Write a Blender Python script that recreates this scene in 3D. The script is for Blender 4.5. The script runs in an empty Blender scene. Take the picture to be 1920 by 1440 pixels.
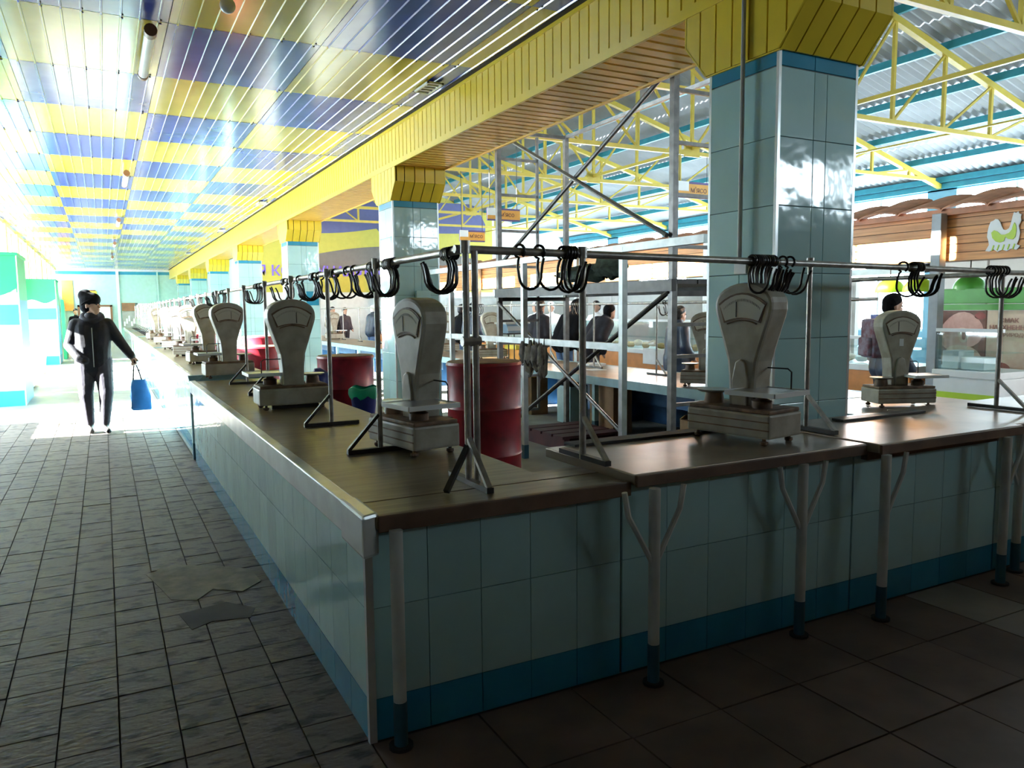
import bpy, math, random
import numpy as np
from mathutils import Matrix, Vector
random.seed(7)
SC = bpy.context.scene
COL = SC.collection
PI = math.pi

# ---------------------------------------------------------------- camera
YAW, PITCH, ROLL, FPX, CAMH = math.radians(27.75), math.radians(-5.59), math.radians(-0.59), 1447.5, 1.55
fw = Vector((math.sin(YAW)*math.cos(PITCH), math.cos(YAW)*math.cos(PITCH), math.sin(PITCH)))
rt = Vector((math.cos(YAW), -math.sin(YAW), 0)); up = rt.cross(fw)
r2 = rt*math.cos(ROLL)+up*math.sin(ROLL); u2 = up*math.cos(ROLL)-rt*math.sin(ROLL)
cd = bpy.data.cameras.new('camera'); cam = bpy.data.objects.new('camera', cd); COL.objects.link(cam)
cd.sensor_fit = 'HORIZONTAL'; cd.sensor_width = 36; cd.lens = FPX/1920*36; cd.clip_end = 300; cd.clip_start = .05
mw = Matrix((r2, u2, -fw)).transposed().to_4x4(); mw.translation = (0, 0, CAMH); cam.matrix_world = mw
SC.camera = cam
# ---------------------------------------------------------------- world, sun, exposure
SKY, SUN = 25.0, 190.0
W = bpy.data.worlds.new('World'); SC.world = W; W.use_nodes = True
bg = W.node_tree.nodes['Background']; bg.inputs[0].default_value = (.90, .95, 1, 1); bg.inputs[1].default_value = SKY
sd = Vector((1, -.1, -.42)).normalized()
sl = bpy.data.lights.new('sun', 'SUN'); sl.energy = SUN; sl.angle = math.radians(.6); sl.color = (1, .93, .82)
so = bpy.data.objects.new('sun', sl); COL.objects.link(so); so.location = (-20, 10, 15)
so.rotation_euler = sd.to_track_quat('-Z', 'Y').to_euler()
SC.view_settings.view_transform = 'Standard'; SC.view_settings.look = 'None'
SC.view_settings.exposure = 0.35; SC.view_settings.gamma = 1; SC.view_settings.use_curve_mapping = False
SC.cycles.use_denoising = True; SC.cycles.max_bounces = 10; SC.cycles.diffuse_bounces = 6; SC.cycles.glossy_bounces = 4
SC.cycles.transparent_max_bounces = 16; SC.cycles.sample_clamp_indirect = 8; SC.cycles.caustics_reflective = False; SC.cycles.caustics_refractive = False

def portal(x, y, z, sx, sy, rot):
    l = bpy.data.lights.new('portal', 'AREA'); l.shape = 'RECTANGLE'; l.size = sx; l.size_y = sy; l.cycles.is_portal = True
    o = bpy.data.objects.new('daylight_portal', l); COL.objects.link(o); o.location = (x, y, z); o.rotation_euler = rot
portal(-2.3, 29.7, 2.2, 3.3, 37, (0, -PI/2, 0))
portal(17.45, 12, 3.6, 1.15, 32, (0, PI/2, 0))
portal(17.45, 16.7, 1.6, 1.4, 22.8, (0, PI/2, 0))
portal(13.2, -4.25, 3.9, 8.6, .8, (PI/2, 0, 0))
portal(4.0, 17, 4.23, .37, 21.5, (0, -PI/2, 0))

# ---------------------------------------------------------------- materials
MATS = {}
def mat(name, col, rough=.6, metal=0, var=.1, scale=6, col2=None, stretch=(1, 1, 1), bump=0, rnd=0, spec=.5, detail=4, lo=.35, hi=.65, world=False, bscale=None):
    m = bpy.data.materials.new(name); m.use_nodes = True; MATS[name] = m
    nt = m.node_tree; N = nt.nodes; L = nt.links; b = N['Principled BSDF']
    b.inputs['Roughness'].default_value = rough; b.inputs['Metallic'].default_value = metal
    b.inputs['Specular IOR Level'].default_value = spec
    if world:
        tc = N.new('ShaderNodeNewGeometry'); src = tc.outputs['Position']
    else:
        tc = N.new('ShaderNodeTexCoord'); src = tc.outputs['Object']
    mp = N.new('ShaderNodeMapping'); L.new(src, mp.inputs[0]); mp.inputs['Scale'].default_value = stretch
    nz = N.new('ShaderNodeTexNoise'); L.new(mp.outputs[0], nz.inputs['Vector']); nz.inputs['Scale'].default_value = scale; nz.inputs['Detail'].default_value = detail
    cr = N.new('ShaderNodeValToRGB'); L.new(nz.outputs[0], cr.inputs[0])
    c2 = col2 or tuple(c*(1-2*var) for c in col)
    cr.color_ramp.elements[0].position = lo; cr.color_ramp.elements[1].position = hi
    cr.color_ramp.elements[0].color = (*c2, 1); cr.color_ramp.elements[1].color = (*col, 1)
    out = cr.outputs[0]
    if rnd:
        oi = N.new('ShaderNodeObjectInfo'); mr = N.new('ShaderNodeMapRange'); L.new(oi.outputs['Random'], mr.inputs[0])
        mr.inputs[3].default_value = 1-rnd; mr.inputs[4].default_value = 1+rnd*.5
        mx = N.new('ShaderNodeVectorMath'); mx.operation = 'SCALE'; L.new(out, mx.inputs[0]); L.new(mr.outputs[0], mx.inputs['Scale']); out = mx.outputs[0]
    L.new(out, b.inputs['Base Color'])
    if bump:
        bp = N.new('ShaderNodeBump'); bp.inputs['Strength'].default_value = bump; bp.inputs['Distance'].default_value = .01
        n2 = N.new('ShaderNodeTexNoise'); L.new(mp.outputs[0], n2.inputs['Vector']); n2.inputs['Scale'].default_value = bscale or scale*3
        L.new(n2.outputs[0], bp.inputs['Height']); L.new(bp.outputs[0], b.inputs['Normal'])
    return m
mat('aqua_tile', (.40, .625, .63), .08, var=.04, scale=3, rnd=.10, bump=.3, bscale=6, spec=.7)
mat('teal_tile', (.03, .25, .40), .12, var=.06, rnd=.12, bump=.1, bscale=7)
mat('grout', (.16, .22, .22), .9)
mat('yellow_sheet', (.74, .54, .03), .28, var=.05, scale=4)
mat('blue_sheet', (.06, .10, .42), .15, spec=.65, var=.12, scale=2, rnd=.12)
mat('yellow_panel', (.66, .53, .05), .15, spec=.65, var=.06, scale=2, rnd=.10)
mat('screw', (.05, .04, .03), .6)
mat('soffit', (.78, .46, .08), .25, var=.06)
mat('brown_board', (.20, .09, .05), .7, var=.2)
mat('concrete', (.30, .30, .28), .8, var=.12, scale=3)
mat('floor_tile', (.135, .108, .095), .6, col2=(.034, .027, .026), scale=7.5, rnd=.10, bump=.5, lo=.38, hi=.47, spec=.25, world=True, stretch=(1, 1.9, 1), detail=3)
mat('floor_slab', (.19, .128, .105), .55, col2=(.115, .078, .064), spec=.3, scale=2.5, rnd=.16, bump=.2, world=True)
mat('floor_slab_pale', (.30, .25, .21), .5, col2=(.2, .17, .14), scale=3, world=True)
mat('floor_grout', (.075, .062, .055), .9)
mat('brown_dirt', (.035, .024, .02), .8, var=.3)
mat('maroon_wood', (.075, .012, .018), .6, var=.2)
mat('cement', (.24, .205, .155), .8, var=.25, scale=8, bump=.5)
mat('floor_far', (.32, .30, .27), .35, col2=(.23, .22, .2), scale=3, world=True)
mat('counter_top', (.19, .155, .085), .33, col2=(.11, .085, .045), scale=4, stretch=(1, 9, 1), bump=.05)
mat('counter_metal', (.34, .27, .20), .30, metal=.35, col2=(.20, .15, .11), scale=3, bump=.04)
mat('edge_wood', (.16, .095, .06), .5, var=.2)
mat('edge_metal', (.72, .76, .76), .25, metal=.35, var=.08)
mat('blue_paint', (.02, .10, .24), .45, var=.15)
mat('pale_blue_paint', (.30, .48, .52), .4, var=.1)
mat('leg_white', (.58, .60, .57), .4, var=.12)
mat('leg_blue', (.02, .10, .15), .5, var=.1)
mat('steel_tube', (.46, .43, .39), .32, metal=.45, var=.2, scale=20)
mat('scaffold_steel', (.20, .19, .18), .4, metal=.3, var=.2, scale=12)
mat('post_grey', (.26, .28, .30), .4, metal=.2, var=.1)
mat('dark_steel', (.06, .055, .052), .45, metal=.5, var=.2, scale=12)
mat('pale_steel', (.50, .53, .52), .4, metal=.3, var=.12, scale=12)
mat('hook_black', (.018, .014, .014), .3, metal=.3, var=.1)
mat('scale_paint', (.46, .43, .36), .38, col2=(.33, .29, .22), scale=9, bump=.08, rnd=.08)
mat('scale_rust', (.24, .14, .08), .6, var=.3, scale=14)
mat('dial_cream', (.62, .59, .50), .15, var=.03)
mat('ink', (.02, .02, .02), .6)
mat('pan_metal', (.50, .50, .46), .28, metal=.6, var=.15)
mat('white_plastic', (.80, .82, .82), .35, var=.03)
mat('drum_red', (.42, .018, .035), .38, col2=(.17, .01, .02), scale=5, bump=.06)
mat('drum_lid', (.26, .15, .07), .7, var=.25)
mat('green_bag', (.01, .42, .22), .3, var=.15)
mat('navy_plastic', (.02, .03, .20), .35)
mat('roof_sheet', (.40, .42, .44), .55, metal=0, var=.08, scale=2)
mat('truss_yellow', (.62, .47, .07), .4, var=.06)
mat('purlin_cyan', (.03, .30, .40), .45, var=.08)
mat('wall_aqua', (.42, .62, .58), .6, var=.05)
mat('wall_pale', (.66, .68, .66), .7, var=.05)
mat('wall_dark', (.30, .28, .26), .8, var=.1)
mat('wall_blue', (.24, .48, .62), .6, var=.05)
mat('pier_yellow', (.72, .60, .22), .6, var=.05)
mat('mural_yellow', (.50, .44, .07), .6, var=.04)
mat('mural_blue', (.11, .12, .27), .6, var=.05)
mat('mural_grey', (.16, .14, .12), .6, var=.05)
mat('letter_violet', (.20, .12, .70), .5, var=.02)
mat('frame_white', (.84, .85, .84), .4, var=.03)
mat('frame_brown', (.22, .09, .04), .5, var=.15)
mat('orange_board', (.80, .36, .06), .5, var=.1)
mat('sign_orange', (.75, .36, .05), .5, var=.05)
mat('sign_violet', (.10, .06, .22), .5, var=.05)
mat('plank', (.80, .37, .12), .45, col2=(.58, .24, .07), scale=5, stretch=(1, .3, 6), rnd=.18)
mat('terracotta', (.58, .25, .14), .6, var=.15, rnd=.12)
mat('orange_panel', (.62, .22, .04), .4, var=.12)
mat('lime', (.50, .72, .03), .4, var=.03)
mat('green_banner', (.10, .42, .06), .35, var=.08)
mat('meat_pink', (.85, .52, .44), .5, col2=(.72, .38, .30), scale=9)
mat('meat_fat', (.90, .70, .56), .5, col2=(.80, .54, .40), scale=9)
mat('meat_dark', (.30, .13, .09), .5, var=.2)
mat('meat_red', (.42, .10, .08), .5, var=.2)
mat('poster_beige', (.84, .66, .48), .5, var=.08)
mat('poster_ink', (.42, .20, .16), .5)
mat('kiosk_green', (.004, .24, .09), .4, var=.05)
mat('kiosk_cyan', (.03, .32, .42), .4, var=.05)
mat('kiosk_white', (.78, .82, .80), .4, var=.03)
mat('kiosk_shaded_navy', (.02, .16, .26), .4, var=.05)
mat('cardboard', (.34, .20, .10), .8, var=.15)
mat('cardboard_yellow', (.72, .56, .05), .6, var=.1)
mat('rag', (.14, .12, .09), .9, var=.3, scale=14, bump=.5)
mat('net_green', (.05, .08, .055), .9, var=.3, scale=20, bump=.5)
mat('rubber', (.02, .018, .018), .7)
mat('skin', (.50, .29, .20), .5, var=.05)
mat('cloth_black', (.005, .0045, .006), .9, spec=.15, var=.2, scale=14, bump=.2)
mat('jacket_dark', (.017, .015, .021), .7, spec=.25, var=.2, scale=10, bump=.3)
mat('trousers_grey', (.055, .048, .062), .8, spec=.2, var=.15, scale=10, bump=.25)
mat('shoe', (.03, .025, .025), .5)
mat('puffer_navy', (.025, .04, .075), .45, var=.2, scale=10, bump=.3)
mat('denim', (.10, .17, .32), .8, var=.15)
mat('coat_white', (.78, .78, .78), .8, var=.05)
mat('hair', (.015, .012, .012), .5)
mat('bag_blue', (.05, .26, .75), .25, var=.1, bump=.2)
mat('pack_grey', (.24, .22, .28), .8, col2=(.16, .06, .08), scale=16)
mat('food_tan', (.60, .34, .12), .6, var=.2)
mat('tub_blue', (.30, .46, .62), .4, var=.1)
def glass(name, tint=(.9, .97, 1), g=.06):
    m = bpy.data.materials.new(name); m.use_nodes = True; nt = m.node_tree; N = nt.nodes; L = nt.links; MATS[name] = m
    N.remove(N['Principled BSDF']); t = N.new('ShaderNodeBsdfTransparent'); t.inputs[0].default_value = (*tint, 1)
    q = N.new('ShaderNodeBsdfGlossy'); q.inputs['Roughness'].default_value = .03; mx = N.new('ShaderNodeMixShader'); mx.inputs[0].default_value = g
    L.new(t.outputs[0], mx.inputs[1]); L.new(q.outputs[0], mx.inputs[2]); L.new(mx.outputs[0], N['Material Output'].inputs[0])
m = mat('lamp_glow', (.9, .95, 1)); m.node_tree.nodes['Principled BSDF'].inputs['Emission Color'].default_value = (.9, .96, 1, 1); m.node_tree.nodes['Principled BSDF'].inputs['Emission Strength'].default_value = 200
glass('pane'); glass('case_glass', (.88, .95, .95), .12)

# ---------------------------------------------------------------- mesh helpers
def wloc(o):
    v = Vector((0, 0, 0))
    while o is not None:
        v += o.location; o = o.parent
    return v
class MB:
    def __init__(s): s.v = []; s.f = []; s.smooth = False
    def add(s, vs, fs):
        n = len(s.v); s.v += [tuple(v) for v in vs]; s.f += [tuple(i+n for i in f) for f in fs]; return s
    def box(s, x0, x1, y0, y1, z0, z1):
        if x0 > x1: x0, x1 = x1, x0
        if y0 > y1: y0, y1 = y1, y0
        if z0 > z1: z0, z1 = z1, z0
        return s.add([(x0,y0,z0),(x1,y0,z0),(x1,y1,z0),(x0,y1,z0),(x0,y0,z1),(x1,y0,z1),(x1,y1,z1),(x0,y1,z1)],
                     [(0,3,2,1),(4,5,6,7),(0,1,5,4),(1,2,6,5),(2,3,7,6),(3,0,4,7)])
    def bar(s, p, q, w, h=None):
        p = Vector(p); q = Vector(q); h = h or w; d = (q-p).normalized()
        a = d.cross(Vector((0, 0, 1)))
        if a.length < 1e-3: a = Vector((1, 0, 0))
        a.normalize(); b = a.cross(d); vs = []
        for c in (p, q):
            for sa, sb in ((-1,-1),(1,-1),(1,1),(-1,1)): vs.append(c+a*sa*w/2+b*sb*h/2)
        return s.add(vs, [(0,1,2,3),(7,6,5,4),(0,4,5,1),(1,5,6,2),(2,6,7,3),(3,7,4,0)])
    def tube(s, pts, r, n=8, closed=False):
        pts = [Vector(p) for p in pts]; m = len(pts); base = len(s.v); s.smooth = True
        rs = r if isinstance(r, (list, tuple)) else [r]*m; ref = None
        for i, p in enumerate(pts):
            if closed: d = pts[(i+1) % m]-pts[i-1]
            else: d = pts[min(i+1, m-1)]-pts[max(i-1, 0)]
            d.normalize()
            if ref is None:
                ref = d.cross(Vector((0, 0, 1)))
                if ref.length < 1e-3: ref = d.cross(Vector((1, 0, 0)))
            a = (ref-d*ref.dot(d)).normalized(); ref = a; b = d.cross(a)
            for k in range(n):
                t = 2*PI*k/n; s.v.append(tuple(p+(a*math.cos(t)+b*math.sin(t))*rs[i]))
        for i in range(m if closed else m-1):
            j = (i+1) % m
            for k in range(n):
                l = (k+1) % n; s.f.append((base+i*n+k, base+j*n+k, base+j*n+l, base+i*n+l))
        if not closed:
            s.f.append(tuple(base+k for k in range(n))); s.f.append(tuple(base+(m-1)*n+k for k in reversed(range(n))))
        return s
    def lathe(s, prof, n=24, c=(0, 0)):
        base = len(s.v); m = len(prof); s.smooth = True
        for r, z in prof:
            for k in range(n):
                t = 2*PI*k/n; s.v.append((c[0]+r*math.cos(t), c[1]+r*math.sin(t), z))
        for i in range(m-1):
            for k in range(n):
                l = (k+1) % n; s.f.append((base+i*n+k, base+i*n+l, base+(i+1)*n+l, base+(i+1)*n+k))
        s.f.append(tuple(base+k for k in reversed(range(n)))); s.f.append(tuple(base+(m-1)*n+k for k in range(n)))
        return s
    def prism(s, poly, a0, a1, axis='y'):
        n = len(poly)
        P = {'x': lambda p, a: (a, p[0], p[1]), 'y': lambda p, a: (p[0], a, p[1]), 'z': lambda p, a: (p[0], p[1], a)}[axis]
        return s.add([P(p, a0) for p in poly]+[P(p, a1) for p in poly],
                     [tuple(range(n)), tuple(reversed(range(n, 2*n)))]+[(i, n+i, n+(i+1) % n, (i+1) % n) for i in range(n)])
    def sphere(s, c, r, n=12, sc=(1, 1, 1)):
        base = len(s.v); m = n//2; s.smooth = True
        for i in range(m+1):
            th = PI*i/m
            for k in range(n):
                t = 2*PI*k/n; s.v.append((c[0]+r*sc[0]*math.sin(th)*math.cos(t), c[1]+r*sc[1]*math.sin(th)*math.sin(t), c[2]+r*sc[2]*math.cos(th)))
        for i in range(m):
            for k in range(n):
                l = (k+1) % n; s.f.append((base+i*n+k, base+(i+1)*n+k, base+(i+1)*n+l, base+i*n+l))
        return s
    def build(s, name, m, parent=None, local=False, bevel=0, recalc=True):
        me = bpy.data.meshes.new(name); vs = s.v
        if parent is not None and not local:
            w = wloc(parent); vs = [(x-w.x, y-w.y, z-w.z) for x, y, z in vs]
        me.from_pydata(vs, [], s.f); me.materials.append(MATS[m])
        import bmesh
        bm = bmesh.new(); bm.from_mesh(me)
        if recalc: bmesh.ops.recalc_face_normals(bm, faces=bm.faces)
        if bevel:
            bmesh.ops.bevel(bm, geom=[e for e in bm.edges if len(e.link_faces) == 2 and e.calc_face_angle(0) > .6], offset=bevel, segments=2, affect='EDGES', profile=.6)
        if s.smooth:
            for f in bm.faces: f.smooth = True
            for e in bm.edges:
                if len(e.link_faces) == 2 and e.calc_face_angle(0) > .7: e.smooth = False
        bm.to_mesh(me); bm.free()
        o = bpy.data.objects.new(name, me); COL.objects.link(o); o.parent = parent
        return o
def box(name, m, x0, x1, y0, y1, z0, z1, parent=None, local=False, bevel=0):
    return MB().box(x0, x1, y0, y1, z0, z1).build(name, m, parent, local, bevel)
def tag(o, label, cat, group=None):
    o['label'] = label; o['category'] = cat
    if group: o['group'] = group
    return o
def empty(name, loc, label=None, cat=None, group=None, rz=0):
    o = bpy.data.objects.new(name, None); COL.objects.link(o); o.location = loc; o.rotation_euler = (0, 0, rz); o.empty_display_size = .1
    if label: tag(o, label, cat, group)
    return o
def structure(o, label=None):
    o['kind'] = 'structure'
    if label: o['label'] = label
    return o
def inst(me_obj, name, loc, parent=None, rz=0):
    o = bpy.data.objects.new(name, me_obj.data); COL.objects.link(o); o.parent = parent
    w = wloc(parent) if parent else Vector((0, 0, 0)); o.location = Vector(loc)-w; o.rotation_euler = (0, 0, rz)
    return o
def copy_tree(o, parent=None):
    c = o.copy(); COL.objects.link(c); c.parent = parent
    for ch in o.children: copy_tree(ch, c)
    return c
def text(name, body, size, m, loc, rot, parent=None, ext=.004, align='LEFT'):
    cu = bpy.data.curves.new(name, 'FONT'); cu.body = body; cu.size = size; cu.extrude = ext; cu.align_x = align; cu.offset = size*.012
    cu.materials.append(MATS[m]); o = bpy.data.objects.new(name, cu); COL.objects.link(o); o.parent = parent
    me = bpy.data.meshes.new_from_object(o.evaluated_get(bpy.context.evaluated_depsgraph_get())); bpy.data.objects.remove(o)
    o = bpy.data.objects.new(name, me); COL.objects.link(o); o.parent = parent
    w = wloc(parent) if parent else Vector((0, 0, 0)); o.location = Vector(loc)-w; o.rotation_euler = rot
    return o

# ================================================================= FLOOR
floor = structure(box('floor', 'floor_grout', -2.3, 17.5, -4.2, 48.3, -.2, -.012), 'brown tiled floor running down the corridor and around the counters')
t = .2
tile0 = MB().box(-t/2+.003, t/2-.003, -t/2+.003, t/2-.003, -.011, 0).build('tile', 'floor_tile', floor)
tile0.location = (.77-t/2, .9, 0)
cells = [(i, j) for i in range(15) for j in range(60)]
near, rest = [], MB()
def fz(i, j): return random.uniform(-.0025, .0015)
for i, j in cells:
    x = .77-t/2-i*t; y = .9+j*t
    if i == 0 and j == 0: continue
    if x < -2.2: continue
    d = math.hypot(x, y)
    # in view (left image edge)
    if (x/y if y > 0 else -9) > math.tan(math.radians(27.75-34.2)) and d < 5.6 and len(near) < 205:
        near.append((x, y))
    else:
        z = fz(i, j); rest.box(x-t/2+.003, x+t/2-.003, y-t/2+.003, y+t/2-.003, -.012, z)
for x, y in near: inst(tile0, 'tile', (x, y, fz(0, 0)), floor)
o = rest.build('tile_field', 'floor_tile', floor); o['kind'] = 'stuff'
s = .42
slab0 = MB().box(-s/2+.004, s/2-.004, -s/2+.004, s/2-.004, -.011, 0).build('slab', 'floor_slab', floor); slab0.location = (.98, 2.36, 0)
slabp = None
for i in range(15):
    for j in range(6):
        if i == 0 and j == 0: continue
        x, y = .98+i*s, 2.36-j*s
        if (i, j) in ((7, 0), (7, 1), (8, 1), (9, 2)) and i > 6:
            if slabp is None:
                slabp = MB().box(-s/2+.004, s/2-.004, -s/2+.004, s/2-.004, -.011, 0).build('pale_slab', 'floor_slab_pale', floor); slabp.location = (x, y, 0); slabp['label'] = 'pale replacement slab'
            else: inst(slabp, 'pale_slab', (x, y, 0), floor)['label'] = 'pale replacement slab'
        else: inst(slab0, 'slab', (x, y, random.uniform(-.002, .001)), floor)
def stain(name, m, pts, z=.0035):
    MB().prism(pts, -.008, z, 'z').build(name, m, floor)
stain('cement_patch', 'cement', [(.14, 4.95), (.30, 5.06), (.52, 4.92), (.70, 4.75), (.72, 4.5), (.60, 4.38), (.46, 4.50), (.36, 4.36), (.24, 4.44), (.20, 4.66)])
stain('worn_patch', 'brown_dirt', [(.26, 4.20), (.50, 4.26), (.62, 4.10), (.58, 3.98), (.40, 4.02), (.30, 3.96)], .002)
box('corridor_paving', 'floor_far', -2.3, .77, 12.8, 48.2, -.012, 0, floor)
box('hall_paving', 'concrete', .78, 17.4, 2.6, 28.2, -.012, 0, floor)
box('rear_paving', 'floor_slab', -2.3, 17.4, -4.2, .05, -.012, -.001, floor)
box('side_paving', 'floor_slab', 7.1, 17.4, .05, 2.6, -.012, -.001, floor)
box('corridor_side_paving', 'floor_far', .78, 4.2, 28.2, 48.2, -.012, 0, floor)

# ================================================================= CORRIDOR CEILING
ceil = structure(box('ceiling', 'wall_pale', -2.4, 4.1, -4.3, 48.3, 3.95, 4.05), 'corridor ceiling of blue and yellow ribbed metal sheets in a chequer')
PX, PY = 1.25, 1.62
def sheet_mesh(w, m, name):
    mb = MB(); n = max(1, round(w/.14)); pitch = w/n
    prof = [(0, 3.905)]
    for k in range(n):
        c = (k+.5)*pitch
        prof += [(c-.010, 3.905), (c-.005, 3.893), (c+.005, 3.893), (c+.010, 3.905)]
    prof.append((w, 3.905))
    vs = [(x, 0, z) for x, z in prof]+[(x, PY-.004, z) for x, z in prof]; q = len(prof)
    mb.add(vs, [(i, i+1, q+i+1, q+i) for i in range(q-1)])
    return mb
def screws(mb, w):
    for yy in (.03, PY-.05):
        x = .07
        while x < w:
            mb.box(x-.008, x+.008, yy, yy+.016, 3.897, 3.906); x += .28
xs = [-2.3, -1.9, -.65, .6, 1.85, 3.1]
widths = [.4, 1.25, 1.25, 1.25, 1.25, .32]
protos = {}
for ci, (x, w) in enumerate(zip(xs, widths)):
    for r in range(-6, 26):
        y = 7.115+(r)*PY
        if y > 48: break
        colr = 'blue_sheet' if (ci+r) % 2 else 'yellow_panel'
        key = (round(w, 2), colr)
        if key not in protos:
            o = sheet_mesh(w-.006, colr, 'ceiling_sheet').build('ceiling_sheet', colr, ceil, local=True, recalc=False)
            sm = MB(); screws(sm, w); q = sm.build('screw_row', 'screw', o, local=True)
            protos[key] = (o, q); o.location = (x+.003, y, random.uniform(-.004, 0))
        else:
            o = inst(protos[key][0], 'ceiling_sheet', (x+.003, y, random.uniform(-.004, 0)), ceil)
            q = bpy.data.objects.new('screw_row', protos[key][1].data); COL.objects.link(q); q.parent = o

# beam cladding
beam = structure(box('trim_1', 'brown_board', 3.46, 4.10, -4.2, 48, 3.43, 3.95), 'yellow ribbed metal beam cladding along the column row')
def siding(y0, y1, z0, z1, x, m, parent, name='siding_sheet', pitch=.135):
    # vertical siding with recessed grooves, facing -X
    n = max(1, round((y1-y0)/pitch)); p = (y1-y0)/n; prof = []
    for k in range(n):
        a = y0+k*p
        prof += [(a, x), (a+p-.016, x), (a+p-.012, x+.014), (a+p-.004, x+.014)]
    prof.append((y1, x)); q = len(prof)
    vs = [(xx, yy, z0) for yy, xx in prof]+[(xx, yy, z1) for yy, xx in prof]
    return MB().add(vs, [(i, q+i, q+i+1, i+1) for i in range(q-1)]).build(name, m, parent, recalc=False)
y = -4
while y < 48:
    siding(y, min(y+1.89, 48), 3.45, 3.895, 3.42, 'yellow_sheet', beam); y += 1.89
box('edge_strip', 'yellow_sheet', 3.405, 3.43, -4, 48, 3.385, 3.452, beam)
box('edge_strip', 'yellow_sheet', 3.41, 3.43, -4, 48, 3.86, 3.899, beam)
rib = MB()
y = -4
n = int(52/.135)
prof = []
for k in range(n):
    a = -4+k*.135; prof += [(a, 3.395), (a+.10, 3.395), (a+.106, 3.41), (a+.128, 3.41)]
q = len(prof)
MB().add([(3.42, yy, zz) for yy, zz in prof]+[(4.12, yy, zz) for yy, zz in prof], [(i, i+1, q+i+1, q+i) for i in range(q-1)]).build('soffit_sheet', 'soffit', beam, recalc=False)
box('hall_side_strip', 'soffit', 4.10, 4.13, -4, 48, 3.38, 3.95, beam)
box('overhang_board', 'brown_board', 4.13, 4.19, 3.9, 7.04, 3.41, 3.45, beam)
box('trim_2', 'rubber', 3.36, 3.415, -4, 48, 3.893, 3.903)['kind'] = 'structure'

# ================================================================= COLUMNS
CY = [3.27+6.6*k for k in range(7)]
for ci, cy in enumerate(CY):
    c = structure(empty('tiled_column', (3.76, cy+.28, 0)), ['aqua tiled column behind the front counter nearest the camera', 'second aqua tiled column beside the red drums', 'third aqua tiled column down the corridor',
        'fourth aqua tiled column down the corridor', 'fifth aqua tiled column down the corridor', 'sixth aqua tiled column down the corridor', 'seventh aqua tiled column, farthest down the corridor'][ci])
    box('core', 'grout', 3.447, 4.083, cy+.007, cy+.553, 0, 3.39, c)
    rows = [(-.185, .2)]+[(.2+.385*k, .2+.385*(k+1)) for k in range(7)]
    g = .002
    def face(u0, u1, z0, z1, side, m='aqua_tile'):
        d = .012
        if side == 'front': MB().box(u0+g, u1-g, cy-.002, cy+d, z0+g, z1-g).build('tile', m, c, bevel=.002)
        if side == 'back': MB().box(u0+g, u1-g, cy+.56-d, cy+.562, z0+g, z1-g).build('tile', m, c)
        if side == 'left': MB().box(3.438, 3.44+d, u0+g, u1-g, z0+g, z1-g).build('tile', m, c, bevel=.002)
        if side == 'right': MB().box(4.09-d, 4.092, u0+g, u1-g, z0+g, z1-g).build('tile', m, c)
    for z0, z1 in rows:
        z0 = max(z0, 0); z1 = min(z1, 2.9)
        if z1-z0 < .02: continue
        for a, b in ((3.45, 3.725), (3.725, 3.83), (3.83, 4.08)): face(a, b, z0, z1, 'front')
        for a, b in ((cy+.01, cy+.28), (cy+.28, cy+.55)): face(a, b, z0, z1, 'left')
    face(3.45, 4.08, 0, 2.9, 'back'); face(cy+.01, cy+.55, 0, 2.9, 'right')
    for a, b in ((3.45, 3.725), (3.725, 4.08)): face(a, b, 2.9, 2.99, 'front', 'teal_tile')
    face(cy+.01, cy+.55, 2.9, 2.99, 'left', 'teal_tile'); face(cy+.01, cy+.55, 2.9, 2.99, 'right', 'teal_tile')
    for ex, ey in ((3.437, cy-.003), (4.073, cy-.003), (3.437, cy+.543)):
        box('corner_strip', 'edge_metal', ex, ex+.02, ey, ey+.02, .0, 2.985, c)
    # flared collar
    yb0, yb1, f = cy-.02, cy+.58, .19
    for k in range(5):
        a, b = 3.41+k*.14, 3.41+(k+1)*.14-.012
        for s0, s1, sg in ((yb0, yb0-f, -1), (yb1, yb1+f, 1)):
            MB().add([(a, s0, 2.98), (b, s0, 2.98), (b, s1, 3.2), (a, s1, 3.2), (a, s0-sg*.012, 2.98), (b, s0-sg*.012, 2.98), (b, s1-sg*.012, 3.2), (a, s1-sg*.012, 3.2)],
                     [(0,1,2,3),(7,6,5,4),(0,4,5,1),(1,5,6,2),(2,6,7,3),(3,7,4,0)]).build('collar_strip', 'yellow_sheet', c)
            box('collar_strip', 'yellow_sheet', a, b, s1, s1-sg*.012, 3.2, 3.395, c)
    pts = [(yb0, 2.975), (yb1, 2.975), (yb1+f, 3.2), (yb1+f, 3.45), (yb0-f, 3.45), (yb0-f, 3.2)]
    MB().prism(pts, 3.424, 3.44, 'x').build('collar_plate', 'yellow_sheet', c)
    MB().prism(pts, 4.10, 4.115, 'x').build('collar_plate', 'yellow_sheet', c)
    zb_ = lambda y: 2.982 if yb0 <= y <= yb1 else 2.982+(max(yb0-y, y-yb1)/f)*.222
    ys_ = [yb0-f+(yb1-yb0+2*f)*i/7 for i in range(8)]
    for a, b in zip(ys_, ys_[1:]):
        ps = sorted({a+.004, b-.008}|{v for v in (yb0, yb1) if a+.004 < v < b-.008})
        MB().prism([(v, zb_(v)) for v in ps]+[(b-.008, 3.46), (a+.004, 3.46)], 3.412, 3.426, 'x').build('collar_strip', 'yellow_sheet', c)
    # inner fill of the flare
    MB().prism([(yb0+.02, 2.99), (yb1-.02, 2.99), (yb1+f-.02, 3.2), (yb1+f-.02, 3.39), (yb0-f+.02, 3.39), (yb0-f+.02, 3.2)], 3.44, 4.09, 'x').build('collar_core', 'brown_board', c)
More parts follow.
